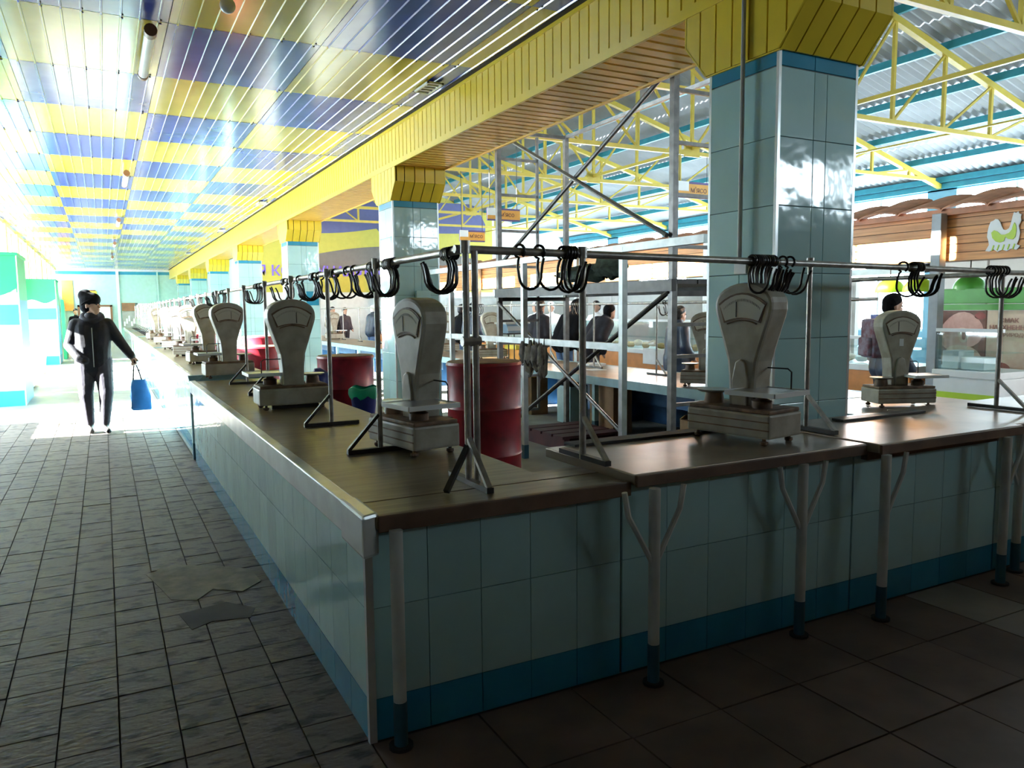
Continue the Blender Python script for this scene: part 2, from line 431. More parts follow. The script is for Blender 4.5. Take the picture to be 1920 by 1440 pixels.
tag(MB().tube([(3.39, 3.50, 3.6), (3.39, 3.50, 1.83)], .013).build('conduit_pipe', 'leg_white'), 'pale conduit pipe running down the nearest tiled column', 'pipe')
tag(box('junction_box', 'leg_white', 3.395, 3.436, 3.45, 3.55, 1.74, 1.83, bevel=.004), 'small pale junction box under the conduit pipe', 'box')
tag(box('wall_box', 'aqua_tile', 3.72, 3.92, 9.78, 9.838, 1.58, 1.80, bevel=.006), 'aqua box fixed to the second tiled column', 'box')
tag(box('wall_plate', 'teal_tile', 3.80, 4.05, CY[2]-.04, CY[2]-.004, 1.66, 1.95), 'teal notice plate on the third tiled column', 'plate')

# ================================================================= ROOM SHELL
wl = structure(box('wall_left', 'wall_pale', -2.32, -2.15, -4.3, 11.25, 0, 3.95), 'left corridor wall with tall windows between yellow piers')
box('sill_wall', 'kiosk_white', -2.32, -2.15, 11.25, 48.2, 0, .50, wl)
box('lintel', 'pier_yellow', -2.32, -2.10, 11.25, 48.2, 3.80, 3.95, wl)
for k in range(12):
    y0 = 11.25+k*3.1
    box('pier', 'pier_yellow', -2.32, -2.05, y0+2.68, y0+3.1, .5, 3.80, wl)
    if k > 5:
        box('dimming_infill', 'pier_yellow', -2.30, -2.16, y0, y0+2.68, .5, 2.7, wl)  # added in the far bays to cut daylight at the corridor's end
        w = structure(empty('window_%d' % (k+1), (-2.24, y0+1.34, 2)))
        for a, b in ((y0, y0+.06), (y0+1.31, y0+1.37), (y0+2.62, y0+2.68)): box('frame', 'frame_white', -2.26, -2.21, a, b, 2.7, 3.80, w)
        box('frame', 'frame_white', -2.255, -2.215, y0, y0+2.68, 2.7, 2.76, w); box('pane', 'pane', -2.238, -2.233, y0+.05, y0+2.63, 2.75, 3.75, w); continue
    w = structure(empty('window_%d' % (k+1), (-2.24, y0+1.34, .5)))
    for a, b in ((y0, y0+.06), (y0+1.31, y0+1.37), (y0+2.62, y0+2.68)): box('frame', 'frame_white', -2.26, -2.21, a, b, .5, 3.80, w)
    for a, b in ((.5, .56), (3.74, 3.80)): box('frame', 'frame_white', -2.255, -2.215, y0, y0+2.68, a, b, w)
    box('shade_transom', 'frame_white', -2.28, -2.20, y0, y0+2.68, 2.12, 2.66, w)  # deep band added to shade the counter tops and the walker's hat
    box('pane', 'pane', -2.238, -2.233, y0+.05, y0+2.63, .55, 3.75, w)
we = structure(box('wall_end', 'wall_aqua', -2.3, 4.2, 48, 48.2, 0, 3.95), 'aqua end wall of the corridor')
box('cornice', 'white_plastic', -2.15, 3.42, 47.93, 48, 3.80, 3.9, we); box('band', 'teal_tile', -2.15, 3.42, 47.96, 48, 3.62, 3.78, we)
box('pipe_chase', 'white_plastic', .72, .86, 47.9, 48, 0, 3.8, we); box('pipe_chase', 'wall_aqua', 2.75, 2.83, 47.9, 48, 0, 3.8, we)
d1 = structure(empty('door_1', (-.4, 47.95, 0)), 'white double door in a brown frame in the end wall')
for a, b in ((-1.21, -1.1), (.36, .46)): box('frame', 'frame_brown', a, b, 47.9, 47.99, 0, 1.97, d1)
box('frame', 'frame_brown', -1.21, .46, 47.9, 47.99, 1.87, 1.97, d1); box('leaf', 'white_plastic', -1.1, -.38, 47.93, 47.98, 0, 1.87, d1); box('leaf', 'white_plastic', -.36, .36, 47.93, 47.98, 0, 1.87, d1)
o = structure(empty('window_20', (2.3, 47.95, .8)), 'window with daylight white pane at the right of the end wall')
box('frame', 'frame_white', 1.66, 3.1, 47.92, 47.99, .7, .78, o); box('frame', 'frame_white', 1.66, 3.1, 47.92, 47.99, 1.98, 2.05, o)
for a in (1.66, 2.34, 3.03): box('frame', 'frame_white', a, a+.07, 47.92, 47.99, .7, 2.05, o)
box('pane', 'white_plastic', 1.7, 3.05, 47.96, 47.98, .75, 2.0, o)  # opaque white sheet, the window's bright daylight put in as colour
tag(box('orange_blind', 'orange_board', -1.9, -1.37, 47.94, 47.99, 1.66, 3.3), 'orange slatted board on the end wall beside the green kiosk', 'board')
s1 = tag(box('door_sign', 'cardboard_yellow', -1.04, -.25, 47.94, 47.99, 2.1, 2.72), 'yellow sign above the white door of the end wall', 'sign')
box('sign_line', 'frame_brown', -.95, -.3, 47.93, 47.945, 2.72, 2.78, s1)
for k in range(3): box('sign_line', 'sign_orange', -.95, -.35, 47.93, 47.945, 2.2+k*.14, 2.24+k*.14, s1)
tag(box('brown_board', 'frame_brown', .93, 1.6, 47.94, 47.99, 1.62, 2.07), 'red brown board on the end wall above the notice board', 'board')
nb = tag(box('notice_board', 'wall_dark', .93, 1.6, 47.94, 47.99, .68, 1.6), 'dark notice board with pale sheets on the end wall', 'board')
for k in range(5): box('sheet', 'white_plastic', .98+.12*k, 1.07+.12*k, 47.93, 47.945, .8+.13*(k % 3), 1.05+.16*(k % 3), nb)
wk = structure(box('wall_back', 'wall_dark', -2.3, 17.5, -4.4, -4.2, 0, 3.5), 'wall behind the camera with an added strip of high windows')
box('upper_wall', 'wall_dark', -2.3, 8.9, -4.4, -4.2, 3.5, 6.6, wk); box('upper_wall', 'wall_dark', 8.9, 17.5, -4.4, -4.2, 4.3, 6.6, wk)
for k in range(4):
    xa = 8.9+k*2.15
    box('pier', 'wall_dark', xa+1.95, xa+2.15, -4.4, -4.2, 3.5, 4.3, wk)
    w = structure(empty('window_%d' % (80+k), (xa+1, -4.3, 3.5))); box('pane', 'pane', xa, xa+1.95, -4.31, -4.305, 3.5, 4.3, w); box('frame', 'frame_white', xa, xa+1.95, -4.33, -4.28, 3.5, 3.55, w)  # high windows added out of view to brighten the nearest column
structure(box('wall_stall', 'brown_board', 1.4, 9.0, -1.9, -1.7, 0, 2.62), 'unseen plank stall row added behind the camera to block light')  # unseen row, put in to keep low light off the counter fronts
structure(box('wall_inner', 'wall_aqua', 4.10, 4.25, 28.2, 48.2, 0, 3.95), 'aqua wall of the corridor beyond the hall')
# hall end wall with painted waves
wh = structure(MB().prism([(4.1, 0), (17.4, 0), (17.4, 4.4), (9.85, 6.45), (4.1, 4.9)], 28, 28.2, 'y').build('wall_far', 'wall_pale'), 'far wall of the hall painted with yellow, blue and grey waves')
def wave(x0, x1, f0, f1, m, yy, n=24, name='painted_band'):
    xs_ = [x0+(x1-x0)*i/n for i in range(n+1)]
    MB().prism([(x, f0(x)) for x in xs_]+[(x, f1(x)) for x in reversed(xs_)], yy, 28.0, 'y').build(name, m, wh)
top = lambda x: 6.35-abs(x-9.85)*.272
fb = lambda x: 4.22+.10*(x-6)+.05*math.sin(x*1.4) if x < 9.3 else 4.35
wave(4.1, 13.9, lambda x: 2.2, lambda x: min(top(x), 6.2), 'mural_yellow', 27.992)
wave(5.0, 9.3, fb, lambda x: top(x)-.02, 'mural_blue', 27.985)
wave(9.7, 13.6, lambda x: 4.4+.03*(x-10), lambda x: 5.62 if x < 13.2 else 5.62-1.9*(x-13.2), 'mural_blue', 27.985)
wave(6.2, 13.2, lambda x: 3.0, lambda x: 3.28+.62*math.sin((x-5.6)/7.6*PI*.9), 'mural_grey', 27.985)
text('lettering', 'АЯ КОММУНАЛЬНЫЙ РЫНОК В', .50, 'letter_violet', (4.45, 27.975, 2.78), (PI/2, 0, 0), wh)
# hall right wall
wr = structure(box('wall_right', 'wall_blue', 17.3, 17.5, -4.3, 28.2, 0, .9), 'right hall wall with a strip of high windows')
box('spandrel', 'wall_pale', 17.3, 17.5, -4.3, 28.2, 2.3, 3.0, wr); box('spandrel', 'wall_blue', 17.3, 17.5, -4.3, 28.2, 4.15, 4.5, wr)
box('ledge', 'purlin_cyan', 17.2, 17.32, -4.3, 28.2, 4.18, 4.3, wr)
TY = [-1.64, 1.63, 4.9, 8.17, 11.44, 14.71, 17.98, 21.25, 24.52]
for k in range(10):
    yc = -4.91+3.27*k
    box('pier', 'wall_blue', 17.3, 17.5, max(-4.3, yc-.35), yc+.35, .9, 4.2, wr)
    if yc < 3: box('dimming_infill', 'wall_blue', 17.3, 17.5, max(yc+.35, -4.2), yc+2.92, .9, 2.3, wr)  # low bays filled in out of view to dim the foreground
    if k < 10:
        y0, y1 = max(yc+.35, -4.2), min(yc+2.92, 28.1)
        w = structure(empty('window_%d' % (30+k), (17.4, (y0+y1)/2, 3)))
        box('pane', 'pane', 17.39, 17.395, y0, y1, 3.0, 4.15, w); box('frame', 'frame_white', 17.37, 17.42, y0, y1, 3.0, 3.05, w); box('frame', 'frame_white', 17.37, 17.42, (y0+y1)/2-.03, (y0+y1)/2+.03, 3.0, 4.15, w)
        if yc < 3: continue
        w = structure(empty('window_%d' % (50+k), (17.4, (y0+y1)/2, .9)))
        box('pane', 'pane', 17.39, 17.395, y0, y1, .9, 2.3, w); box('frame', 'frame_white', 17.37, 17.42, y0, y1, .9, .96, w); box('frame', 'frame_white', 17.37, 17.42, (y0+y1)/2-.03, (y0+y1)/2+.03, .9, 2.3, w)
# hall left clerestory above the corridor roof
wc = structure(box('wall_upper', 'wall_blue', 4.02, 4.12, -4.3, 28.2, 4.42, 4.92), 'strip of high windows above the corridor roof')
box('sill', 'wall_blue', 4.02, 4.12, -4.3, 28.2, 4.05, 4.12, wc); box('blind_wall', 'wall_blue', 4.02, 4.12, -4.3, 6.25, 4.12, 4.42, wc)
UY = [(6.25, 9.0), (10.5, 13.5), (15.2, 16.6), (17.4, 19.6), (21.0, 27.8)]
prev = 6.25
for k, (ya, yb) in enumerate(UY):
    if ya > prev: box('pier', 'wall_blue', 4.02, 4.12, prev, ya, 4.12, 4.42, wc)
    prev = yb
    w = structure(empty('window_%d' % (70+k), (4.07, (ya+yb)/2, 4.05)))
    box('pane', 'pane', 4.065, 4.07, ya, yb, 4.12, 4.42, w); box('frame', 'frame_white', 4.05, 4.09, ya, yb, 4.12, 4.15, w); box('frame', 'frame_white', 4.05, 4.09, (ya+yb)/2-.02, (ya+yb)/2+.02, 4.15, 4.42, w)
box('pier', 'wall_blue', 4.02, 4.12, prev, 28.2, 4.12, 4.42, wc)
# roof
roof = structure(empty('roof', (9.85, 12, 6.4)), 'corrugated grey metal roof of the hall on cyan purlins')
rz = lambda x: 6.46-.272*abs(x-9.85)
def roof_sheet(xa, xb, y0, y1):
    pitch = .16; n = int((y1-y0)/pitch*4); ys = [y0+(y1-y0)*i/n for i in range(n+1)]
    of = lambda i: .022*(1, 0, -1, 0)[i % 4]
    vs = [(xa, yy, rz(xa)+of(i)) for i, yy in enumerate(ys)]+[(xb, yy, rz(xb)+of(i)) for i, yy in enumerate(ys)]
    q = n+1
    MB().add(vs, [(i, q+i, q+i+1, i+1) for i in range(n)]).build('roof_sheet', 'roof_sheet', roof, recalc=False)
edges = [3.9, 5.9, 7.9, 9.85, 11.7, 13.6, 15.5, 17.6]
for a, b in zip(edges, edges[1:]):
    for y0, y1 in ((-4.3, 4), (4, 12), (12, 20), (20, 28.3)): roof_sheet(a, b+(.03 if b < 17 else 0), y0, y1)
for x in (4.6, 5.9, 7.2, 8.5, 9.7, 11.04, 12.3, 13.58, 14.85, 16.1, 17.15):
    MB().box(x-.035, x+.035, -4.2, 28, rz(x)-.16, rz(x)-.035).build('purlin', 'purlin_cyan', roof)
# trusses
def truss(y):
    tr = empty('roof_truss', (9.85, y, 4.4)); zb = 4.38; ztop = lambda x: rz(x)-.22
    m = 'truss_yellow'
    MB().bar((4.12, y, ztop(4.12)), (9.85, y, ztop(9.85)), .09, .09).build('top_chord', m, tr)
    MB().bar((9.85, y, ztop(9.85)), (17.25, y, ztop(17.25)), .10, .10).build('top_chord', m, tr)
    MB().bar((4.12, y, zb), (17.0, y, zb), .07, .07).build('bottom_chord', m, tr)
    xs_ = [4.2, 5.05, 6.2, 7.4, 8.6, 9.85, 11.04, 12.3, 13.58, 14.85, 16.1]
    for x in xs_: MB().bar((x, y, zb), (x, y, ztop(x)), .055, .05).build('vertical', m, tr)
    for a, b in zip(xs_, xs_[1:]):
        if a >= 9.8: MB().bar((a, y, zb), (b, y, ztop(b)), .036, .036).build('diagonal', m, tr)
        else: MB().bar((b, y, zb), (a, y, ztop(a)), .036, .036).build('diagonal', m, tr)
    MB().box(9.68, 10.02, y-.02, y+.02, zb-.06, zb+.16).build('gusset', m, tr)
    return tr
tr0 = truss(TY[0])
tn = ['behind the camera side', 'overhead beside the camera', 'first in view at the upper right', 'second in view', 'third in view', 'fourth in view', 'fifth in view', 'sixth in view', 'last before the painted wall']
for k, y in enumerate(TY):
    o = tr0 if k == 0 else copy_tree(tr0); o.location.y = y
    tag(o, 'yellow steel roof truss across the hall, '+tn[k], 'truss', 'yellow roof trusses')
tag(MB().bar((9.85, -4, 4.47), (9.85, 27.9, 4.47), .05, .06).build('tie_bar', 'truss_yellow'), 'long yellow tie bar joining the trusses under the ridge', 'bar')
tag(MB().bar((13.0, -4, 4.45), (13.0, 27.9, 4.45), .03, .03).build('tie_bar', 'truss_yellow'), 'thin yellow tie bar joining the trusses on the right side', 'bar')


# ================================================================= MARKET COUNTERS
TW = .235
def tile_wall_x(root, x0, x1, yf, zt, sgn=-1):
    # tiled wall along X whose face looks to -Y
    box('wall_core', 'grout', x0, x1, yf+.006, yf+.10, 0, zt, root)
    n = max(1, round((x1-x0)/TW)); w = (x1-x0)/n
    pr = {}
    for i in range(n):
        for z0, z1, m in ((0, .157, 'teal_tile'), (.157, .493, 'aqua_tile'), (.493, zt, 'aqua_tile')):
            MB().box(x0+i*w+.0015, x0+(i+1)*w-.0015, yf-.003, yf+.007, z0+.0015, z1-.0015).build('tile', m, root)
def tile_wall_y(root, y0, y1, xf, zt):
    box('wall_core', 'grout', xf+.006, xf+.10, y0, y1, 0, zt, root)
    n = max(1, round((y1-y0)/TW)); w = (y1-y0)/n
    for i in range(n):
        for z0, z1, m in ((0, .157, 'teal_tile'), (.157, .493, 'aqua_tile'), (.493, zt, 'aqua_tile')):
            MB().box(xf-.003, xf+.007, y0+i*w+.0015, y0+(i+1)*w-.0015, z0+.0015, z1-.0015).build('tile', m, root)
def pipe_leg(root, x, y, zt, brace=(-1, 1), r=.024):
    l = MB().tube([(x, y, .17), (x, y, zt)], r, 12).build('leg', 'leg_white', root)
    MB().tube([(x, y, 0), (x, y, .172)], r+.001, 12).build('foot', 'leg_blue', l); MB().tube([(x, y, 0), (x, y, .012)], r+.02, 12).build('foot_plate', 'rubber', l)
    for b in brace:
        MB().tube([(x+b*.015, y, zt-.30), (x+b*.06, y, zt-.22), (x+b*.13, y, zt-.1), (x+b*.15, y, zt)], .012, 8).build('brace', 'leg_white', l)
# near corridor arm
ca = empty('market_counter', (1.2, 5.5, 0), 'long aqua tiled corner counter along the corridor with dark worn top', 'counter')
tile_wall_y(ca, 2.58, 8.5, .77, .80)
tile_wall_x(ca, .785, 1.86, 2.58, .80)
MB().prism([(.79, 2.52), (1.86, 2.55), (1.86, 2.9), (1.62, 2.9), (1.58, 8.5), (.79, 8.5)], .795, .838, 'z').build('tabletop', 'counter_top', ca, bevel=.004)
box('front_board', 'edge_wood', .80, 1.87, 2.515, 2.545, .782, .842, ca, bevel=.005); box('joint_strip', 'edge_wood', .80, 1.86, 2.74, 2.746, .836, .8395, ca)
MB().prism([(.745, 2.75), (.745, 8.52), (.80, 8.52), (.80, 2.75)], .725, .846, 'z').build('metal_edging', 'edge_metal', ca, bevel=.006)
MB().prism([(.738, 2.50), (.742, 2.80), (.805, 2.80), (.805, 2.53)], .70, .852, 'z').build('metal_corner_cap', 'edge_metal', ca, bevel=.012)
box('corner_strip', 'edge_metal', .762, .79, 2.568, 2.592, 0, .79, ca)
pipe_leg(ca, .855, 2.50, .79, ())
for yy in (4.2, 6.2, 8.2): pipe_leg(ca, 1.5, yy, .795, ())
# front sections
def front_section(x0, x1, y0, y1, zt, label, legs, m='counter_metal'):
    c = empty('market_counter', ((x0+x1)/2, (y0+y1)/2, 0), label, 'counter', 'front market counters')
    tile_wall_x(c, x0, x1, 2.58, zt-.06)
    box('tabletop', m, x0+.004, x1-.004, y0, y1, zt-.045, zt, c, bevel=.006)
    box('edge_board', 'edge_wood', x0+.01, x1-.01, y0-.012, y0+.004, zt-.052, zt-.004, c, bevel=.003)
    for lx, br in legs: pipe_leg(c, lx, y0+(-.06 if lx < 2.2 else -.02)+.0, zt-.05, br)
    box('batten', 'edge_wood', x0+.05, x1-.05, y0+.1, y0+.15, zt-.10, zt-.046, c)
    return c
front_section(1.87, 3.28, 2.50, 3.22, .872, 'front counter section with brown metal top under the nearest scale', ((1.93, (-1, 1)), (2.82, (-1, 1))))
front_section(3.29, 4.50, 2.44, 3.20, .876, 'front counter section with shiny top before the nearest column', ((3.12+.2, (1,)), (4.32, (1,))))
front_section(4.51, 6.10, 2.52, 3.30, .866, 'front counter section at the right edge of the photo', ((4.6, (-1, 1)), (5.7, (-1, 1))))
front_section(6.11, 7.6, 2.52, 3.30, .866, 'front counter section beyond the right edge, last of the row', ((6.3, (-1, 1)), (7.4, (-1, 1))))
rt_ = empty('side_table', (4.9, 3.7, 0), 'pale edged side table behind the front counter carrying the stickered scale', 'table')
box('tabletop', 'counter_metal', 4.30, 5.65, 3.32, 3.98, .80, .84, rt_); box('edge_strip', 'pale_blue_paint', 4.275, 4.305, 3.31, 3.99, .76, .843, rt_); box('edge_strip', 'pale_blue_paint', 4.305, 5.65, 3.975, 3.995, .76, .843, rt_)
for a in (4.34, 5.6):
    for b in (3.38, 3.9): MB().bar((a, b, 0), (a, b, .8), .05).build('leg', 'pale_blue_paint', rt_)
tag(box('rubber_strip', 'rubber', 2.0, 3.2, 3.15, 3.25, .873, .885), 'dark rubber strip along the rear edge of the front counter', 'strip')
tag(box('metal_strip', 'dark_steel', 3.75, 4.5, 3.02, 3.1, .878, .89), 'dark metal strip on the shiny front counter section', 'strip')
# far corridor arm
fa_lab = ['sunlit white counter following the corner counter down the corridor', 'third corridor counter beyond the sunlit one', 'fourth corridor counter toward the end wall', 'last corridor counter near the end wall']
yy = 8.72
for k in range(4):
    y1 = yy+7.6
    c = empty('market_counter', (1.2, yy+3.8, 0), fa_lab[k], 'counter', 'far corridor counters')
    box('wall_core', 'grout', .82, .92, yy, y1, 0, .82, c)
    for i in range(13):
        a, b = yy+i*7.6/13, yy+(i+1)*7.6/13
        for z0, z1, m in ((0, .157, 'teal_tile'), (.157, .82, 'aqua_tile')): MB().box(.803, .823, a+.002, b-.002, z0+.002, z1-.002).build('tile', m, c)
    box('end_panel', 'pale_blue_paint', .80, 1.6, yy-.012, yy+.01, .76, .88, c)
    box('tabletop', 'counter_top', .82, 1.6, yy, y1-.01, .825, .862, c); box('metal_edging', 'edge_metal', .79, .822, yy, y1-.01, .765, .87, c)
    if k == 0:
        MB().box(.76, .83, yy-.06, yy+.02, .17, .80).build('leg', 'pale_blue_paint', c); MB().box(.76, .83, yy-.06, yy+.02, 0, .172).build('foot', 'leg_blue', c)
        MB().add([(.76, yy-.06, .80), (.83, yy-.06, .80), (.9, yy-.02, .885), (.745, yy-.06, .885), (.76, yy+.02, .80), (.83, yy+.02, .80), (.9, yy+.02, .885), (.745, yy+.02, .885)],
                 [(0,1,2,3),(7,6,5,4),(0,4,5,1),(1,5,6,2),(2,6,7,3),(3,7,4,0)]).build('leg_head', 'pale_blue_paint', c)
    for ly in (yy+1, yy+4, yy+7): MB().bar((1.54, ly, 0), (1.54, ly, .83), .05).build('leg', 'pale_blue_paint', c)
    yy = y1
# right arm
ra_lab = ['blue framed table along the hall aisle behind the nearest column', 'blue framed hall table behind the scaffold', 'third blue framed table of the hall row', 'last blue framed table of the hall row']
yy = 4.1
for k in range(4):
    y1 = yy+(6.0 if k < 3 else 5.7)
    c = empty('market_table', (5.2, yy+3.2, 0), ra_lab[k], 'table', 'blue framed hall tables')
    box('tabletop', 'counter_metal', 5.33, 6.55, yy, y1-.01, .66, .70, c); box('edge_strip', 'pale_blue_paint', 5.305, 5.335, yy, y1-.01, .605, .704, c); box('edge_strip', 'pale_blue_paint', 6.545, 6.575, yy, y1-.01, .605, .704, c)
    box('apron', 'blue_paint', 6.50, 6.54, yy, y1-.01, 0, .66, c)
    for i in range(4):
        ly = yy+.08+i*(1.8 if k == 3 else 1.9)
        if i < 3: box('partition', 'blue_paint', 5.9, 6.50, ly+.5, ly+.53, 0, .66, c); box('back_panel', 'blue_paint', 5.86, 5.89, ly+.06, ly+1.72, .36, .66, c)
        MB().bar((5.37, ly, .14), (5.37, ly, .62), .06).build('leg', 'pale_blue_paint', c); MB().bar((5.37, ly, 0), (5.37, ly, .142), .062).build('foot', 'leg_blue', c)
    yy = y1
for i, (bx, by, m, bm, lb) in enumerate(((5.58, 9.9, 'cardboard', 'cardboard_yellow', 'brown carton with a yellow top under the hall table behind the drum'), (5.58, 8.85, 'pale_blue_paint', 'rubber', 'pale blue bin under the hall table'), (5.58, 7.95, 'cardboard', 'cardboard', 'wide brown carton under the hall table'), (5.58, 6.35, 'cardboard', 'food_tan', 'small brown carton under the hall table near the column'))):
    c = empty('carton', (bx, by, 0), lb, 'box'); h = (.55, .5, .6, .34)[i]; hw = (.16, .17, .26, .11)[i]
    box('body', m, bx-.14, bx+.14, by-hw, by+hw, 0, h, c, bevel=.008)
    for sg in (-1, 1): MB().add([(bx-.14, by+sg*hw, h), (bx+.14, by+sg*hw, h), (bx+.14, by+sg*(hw*.25), h+.05), (bx-.14, by+sg*(hw*.25), h+.05), (bx-.14, by+sg*hw, h+.006), (bx+.14, by+sg*hw, h+.006), (bx+.14, by+sg*hw*.25, h+.056), (bx-.14, by+sg*hw*.25, h+.056)],
        [(0,1,2,3),(7,6,5,4),(0,4,5,1),(1,5,6,2),(2,6,7,3),(3,7,4,0)]).build('flap', bm, c)

ORD = ['first', 'second', 'third', 'fourth', 'fifth', 'sixth', 'seventh', 'eighth', 'ninth', 'tenth', 'eleventh', 'twelfth', 'thirteenth', 'fourteenth']
# ================================================================= HOOK RAILS
def rail(p, q, label, r=.017):
    return tag(MB().tube([p, q], r, 10).build('hook_rail', 'steel_tube'), label, 'rail', 'meat hook rails')
RZ = 1.772
rail((1.28, 2.86, 1.785), (1.28, 20, RZ), 'steel hook rail above the corridor counter')
rail((1.28, 20, RZ), (1.28, 38, RZ), 'steel hook rail continuing down the far corridor counters')
rail((1.26, 2.88, 1.79), (5.1, 2.92, 1.75), 'steel hook rail above the front counters')
rail((5.1, 2.92, 1.745), (8.2, 2.95, 1.735), 'steel hook rail above the front counters at the right edge')
rail((5.1, 2.92, 1.74), (5.1, 4.6, 1.74), 'short steel hook rail running into the hall behind the nearest column')
rail((6.1, 4.6, 1.60), (6.1, 27, 1.60), 'steel hook rail above the blue framed hall tables')
def stand(x, y, zb, zt, axis, r=.013):
    st = empty('rail_stand', (x, y, zb))
    MB().tube([(x, y, zb), (x, y, zt)], r, 10).build('post', 'steel_tube', st)
    if axis == 'x':
        MB().bar((x-.17, y, zb+.012), (x+.17, y, zb+.012), .03, .022).build('foot_bar', 'dark_steel', st); MB().bar((x-.165, y, zb+.02), (x-.008, y, zb+.19), .022, .016).build('brace', 'dark_steel', st)
    else:
        MB().bar((x, y-.20, zb+.012), (x, y+.18, zb+.012), .03, .022).build('foot_bar', 'dark_steel', st); MB().bar((x, y-.19, zb+.02), (x, y-.008, zb+.19), .022, .016).build('brace', 'steel_tube', st)
    MB().tube([(x, y, zt-.02), (x, y, zt+.03)], r+.006, 10).build('collar', 'steel_tube', st)
    return st
near_y = [3.71, 4.73, 5.76, 6.8, 7.9]
lb = ['behind the nearest corridor scale', 'before the second corridor scale', 'beside the second corridor scale', 'behind the second corridor scale', 'beside the third corridor scale']
for k, y in enumerate(near_y): tag(stand(1.22 if k else 1.20, y, .838, 1.772, 'x'), 'steel rail stand with triangular foot '+lb[k], 'stand', 'corridor rail stands')
s0 = stand(1.22, 8.95, .862, 1.772, 'x'); tag(s0, 'nearest steel rail stand of the far corridor counters, before the wide red drum', 'stand', 'far corridor rail stands')
for k in range(1, 28):
    o = copy_tree(s0); o.location.y = 8.95+k*1.03
    o['label'] = 'steel rail stand in the far crowded line toward the end wall'
    if k < 10: o['label'] = ORD[k]+' steel rail stand along the far corridor counters, counting away from the camera'
cs = stand(1.285, 2.83, .838, 1.79, 'y', .014); tag(cs, 'double steel corner stand with crossed braces where the two rails meet', 'stand')
MB().tube([(1.325, 2.83, .84), (1.325, 2.83, 1.78)], .014, 10).build('post', 'steel_tube', cs); MB().tube([(1.265, 2.83, 1.42), (1.345, 2.83, 1.42)], .02, 8).build('clamp', 'steel_tube', cs)
MB().bar((1.13, 2.70, .85), (1.285, 2.83, 1.0), .022, .016).build('brace', 'dark_steel', cs)
tag(stand(1.87, 2.88, .874, 1.785, 'y', .016), 'steel rail stand at the left end of the front counter', 'stand')
tag(stand(3.33, 2.92, .878, 1.77, 'y', .013), 'steel rail stand before the nearest tiled column', 'stand')
tag(stand(5.1, 2.94, .868, 1.74, 'y', .014), 'steel rail stand beside the ham poster at the right', 'stand')
h0 = stand(6.1, 7.7, .70, 1.60, 'y', .012); tag(h0, 'first steel rail stand on the hall tables, seen beside the navy puffer coat', 'stand', 'hall table rail stands')
tag(stand(5.1, 4.55, .0, 1.74, 'x', .014), 'tall steel floor stand behind the nearest column', 'stand')
hn = 0
for y in (9.1, 10.3, 11.6, 13, 14.4, 15.8, 17.2, 18.8, 20.4, 22, 24, 26):
    o = copy_tree(h0); o.location.y = y; hn += 1; o['label'] = ORD[hn]+' steel rail stand on the hall tables, counting away from the nearest column'
# hooks
def hook_mesh():
    pts = [(.0+.026*math.sin(a), 0, .026*math.cos(a)) for a in np.linspace(-2.6, 2.6+.3, 16)]
    pts = [(x, 0, z) for x, _, z in pts]
    sh = [(.012, 0, -.035), (.018, 0, -.06), (.016, 0, -.09)]
    U = [(-.04+.056*math.cos(a), 0, -.10+.058*math.sin(a)) for a in np.linspace(0, -PI, 10)]
    tip = [(-.104, 0, -.07), (-.115, 0, -.045)]
    return MB().tube(pts+sh+U+tip, .0058, 6)
hk = hook_mesh().build('meat_hook', 'hook_black', None)
first = [True]
def hook(x, y, z, rz, label, sc=1):
    if first[0]: o = hk; first[0] = False
    else: o = bpy.data.objects.new('meat_hook', hk.data); COL.objects.link(o)
    o.location = (x, y, z); o.rotation_euler = (random.uniform(-.1, .1), random.uniform(-.12, .12), rz+random.uniform(-.22, .22)); o.scale = (sc, sc, sc)
    tag(o, label, 'hook', label.replace('black meat hook', 'hooks'))
    return o
LH = [(2.98, 7, .012, 'black meat hook bunched beside the double corner stand'), (3.72, 9, .014, 'black meat hook in the thick bunch before the second column'), (4.0, 7, .010, 'black meat hook in the bunch beside the nearest corridor scale stand'),
      (4.34, 1, 0, 'single black meat hook left of the bunch, nearer of two lone ones'), (4.48, 1, 0, 'single black meat hook, farther of two lone ones on the corridor rail'), (4.80, 6, .014, 'black meat hook in the rust brown bunch before the orange canopy'),
      (5.14, 1, 0, 'lone black meat hook right beside a stand on the corridor rail'), (5.32, 7, .013, 'black meat hook in the bunch before the third column'), (5.74, 1, 0, 'lone black meat hook before the third column'),
      (6.05, 1, 0, 'second lone black meat hook before the third column'), (6.26, 5, .016, 'black meat hook in the bunch left of the third column'), (7.42, 8, .04, 'black meat hook spread before the fourth column'),
      (9.8, 6, .05, 'black meat hook in the bunch before the fifth column'), (10.5, 7, .06, 'black meat hook in the second bunch before the fifth column'), (12.5, 7, .10, 'black meat hook on the far corridor rail past the fifth column'), (14.6, 7, .14, 'black meat hook on the far corridor rail, second last bunch'), (18.4, 8, .3, 'black meat hook on the far corridor rail, last bunch')]
for yc, n, st, lbl in LH:
    for k in range(n): hook(1.28, yc+(k-(n-1)/2)*st, RZ+.004, 0, lbl)
FH = [(1.56, 1, 0, 'lone black meat hook on the front rail right of the corner stand'), (1.655, 1, 0, 'second lone black meat hook on the front rail'), (1.80, 5, .014, 'black meat hook in the bunch above the left front stand'), (2.95, 14, .011, 'black meat hook in the dense bunch above the nearest scale'),
      (3.09, 1, 0, 'black meat hook loose beside the dense bunch'), (3.14, 1, 0, 'second black meat hook loose beside the dense bunch'), (4.04, 1, 0, 'lone black meat hook before the green lamps'), (4.16, 5, .014, 'black meat hook bunched beside the grey post'), (4.95, 6, .03, 'black meat hook bunched at the right stand')]
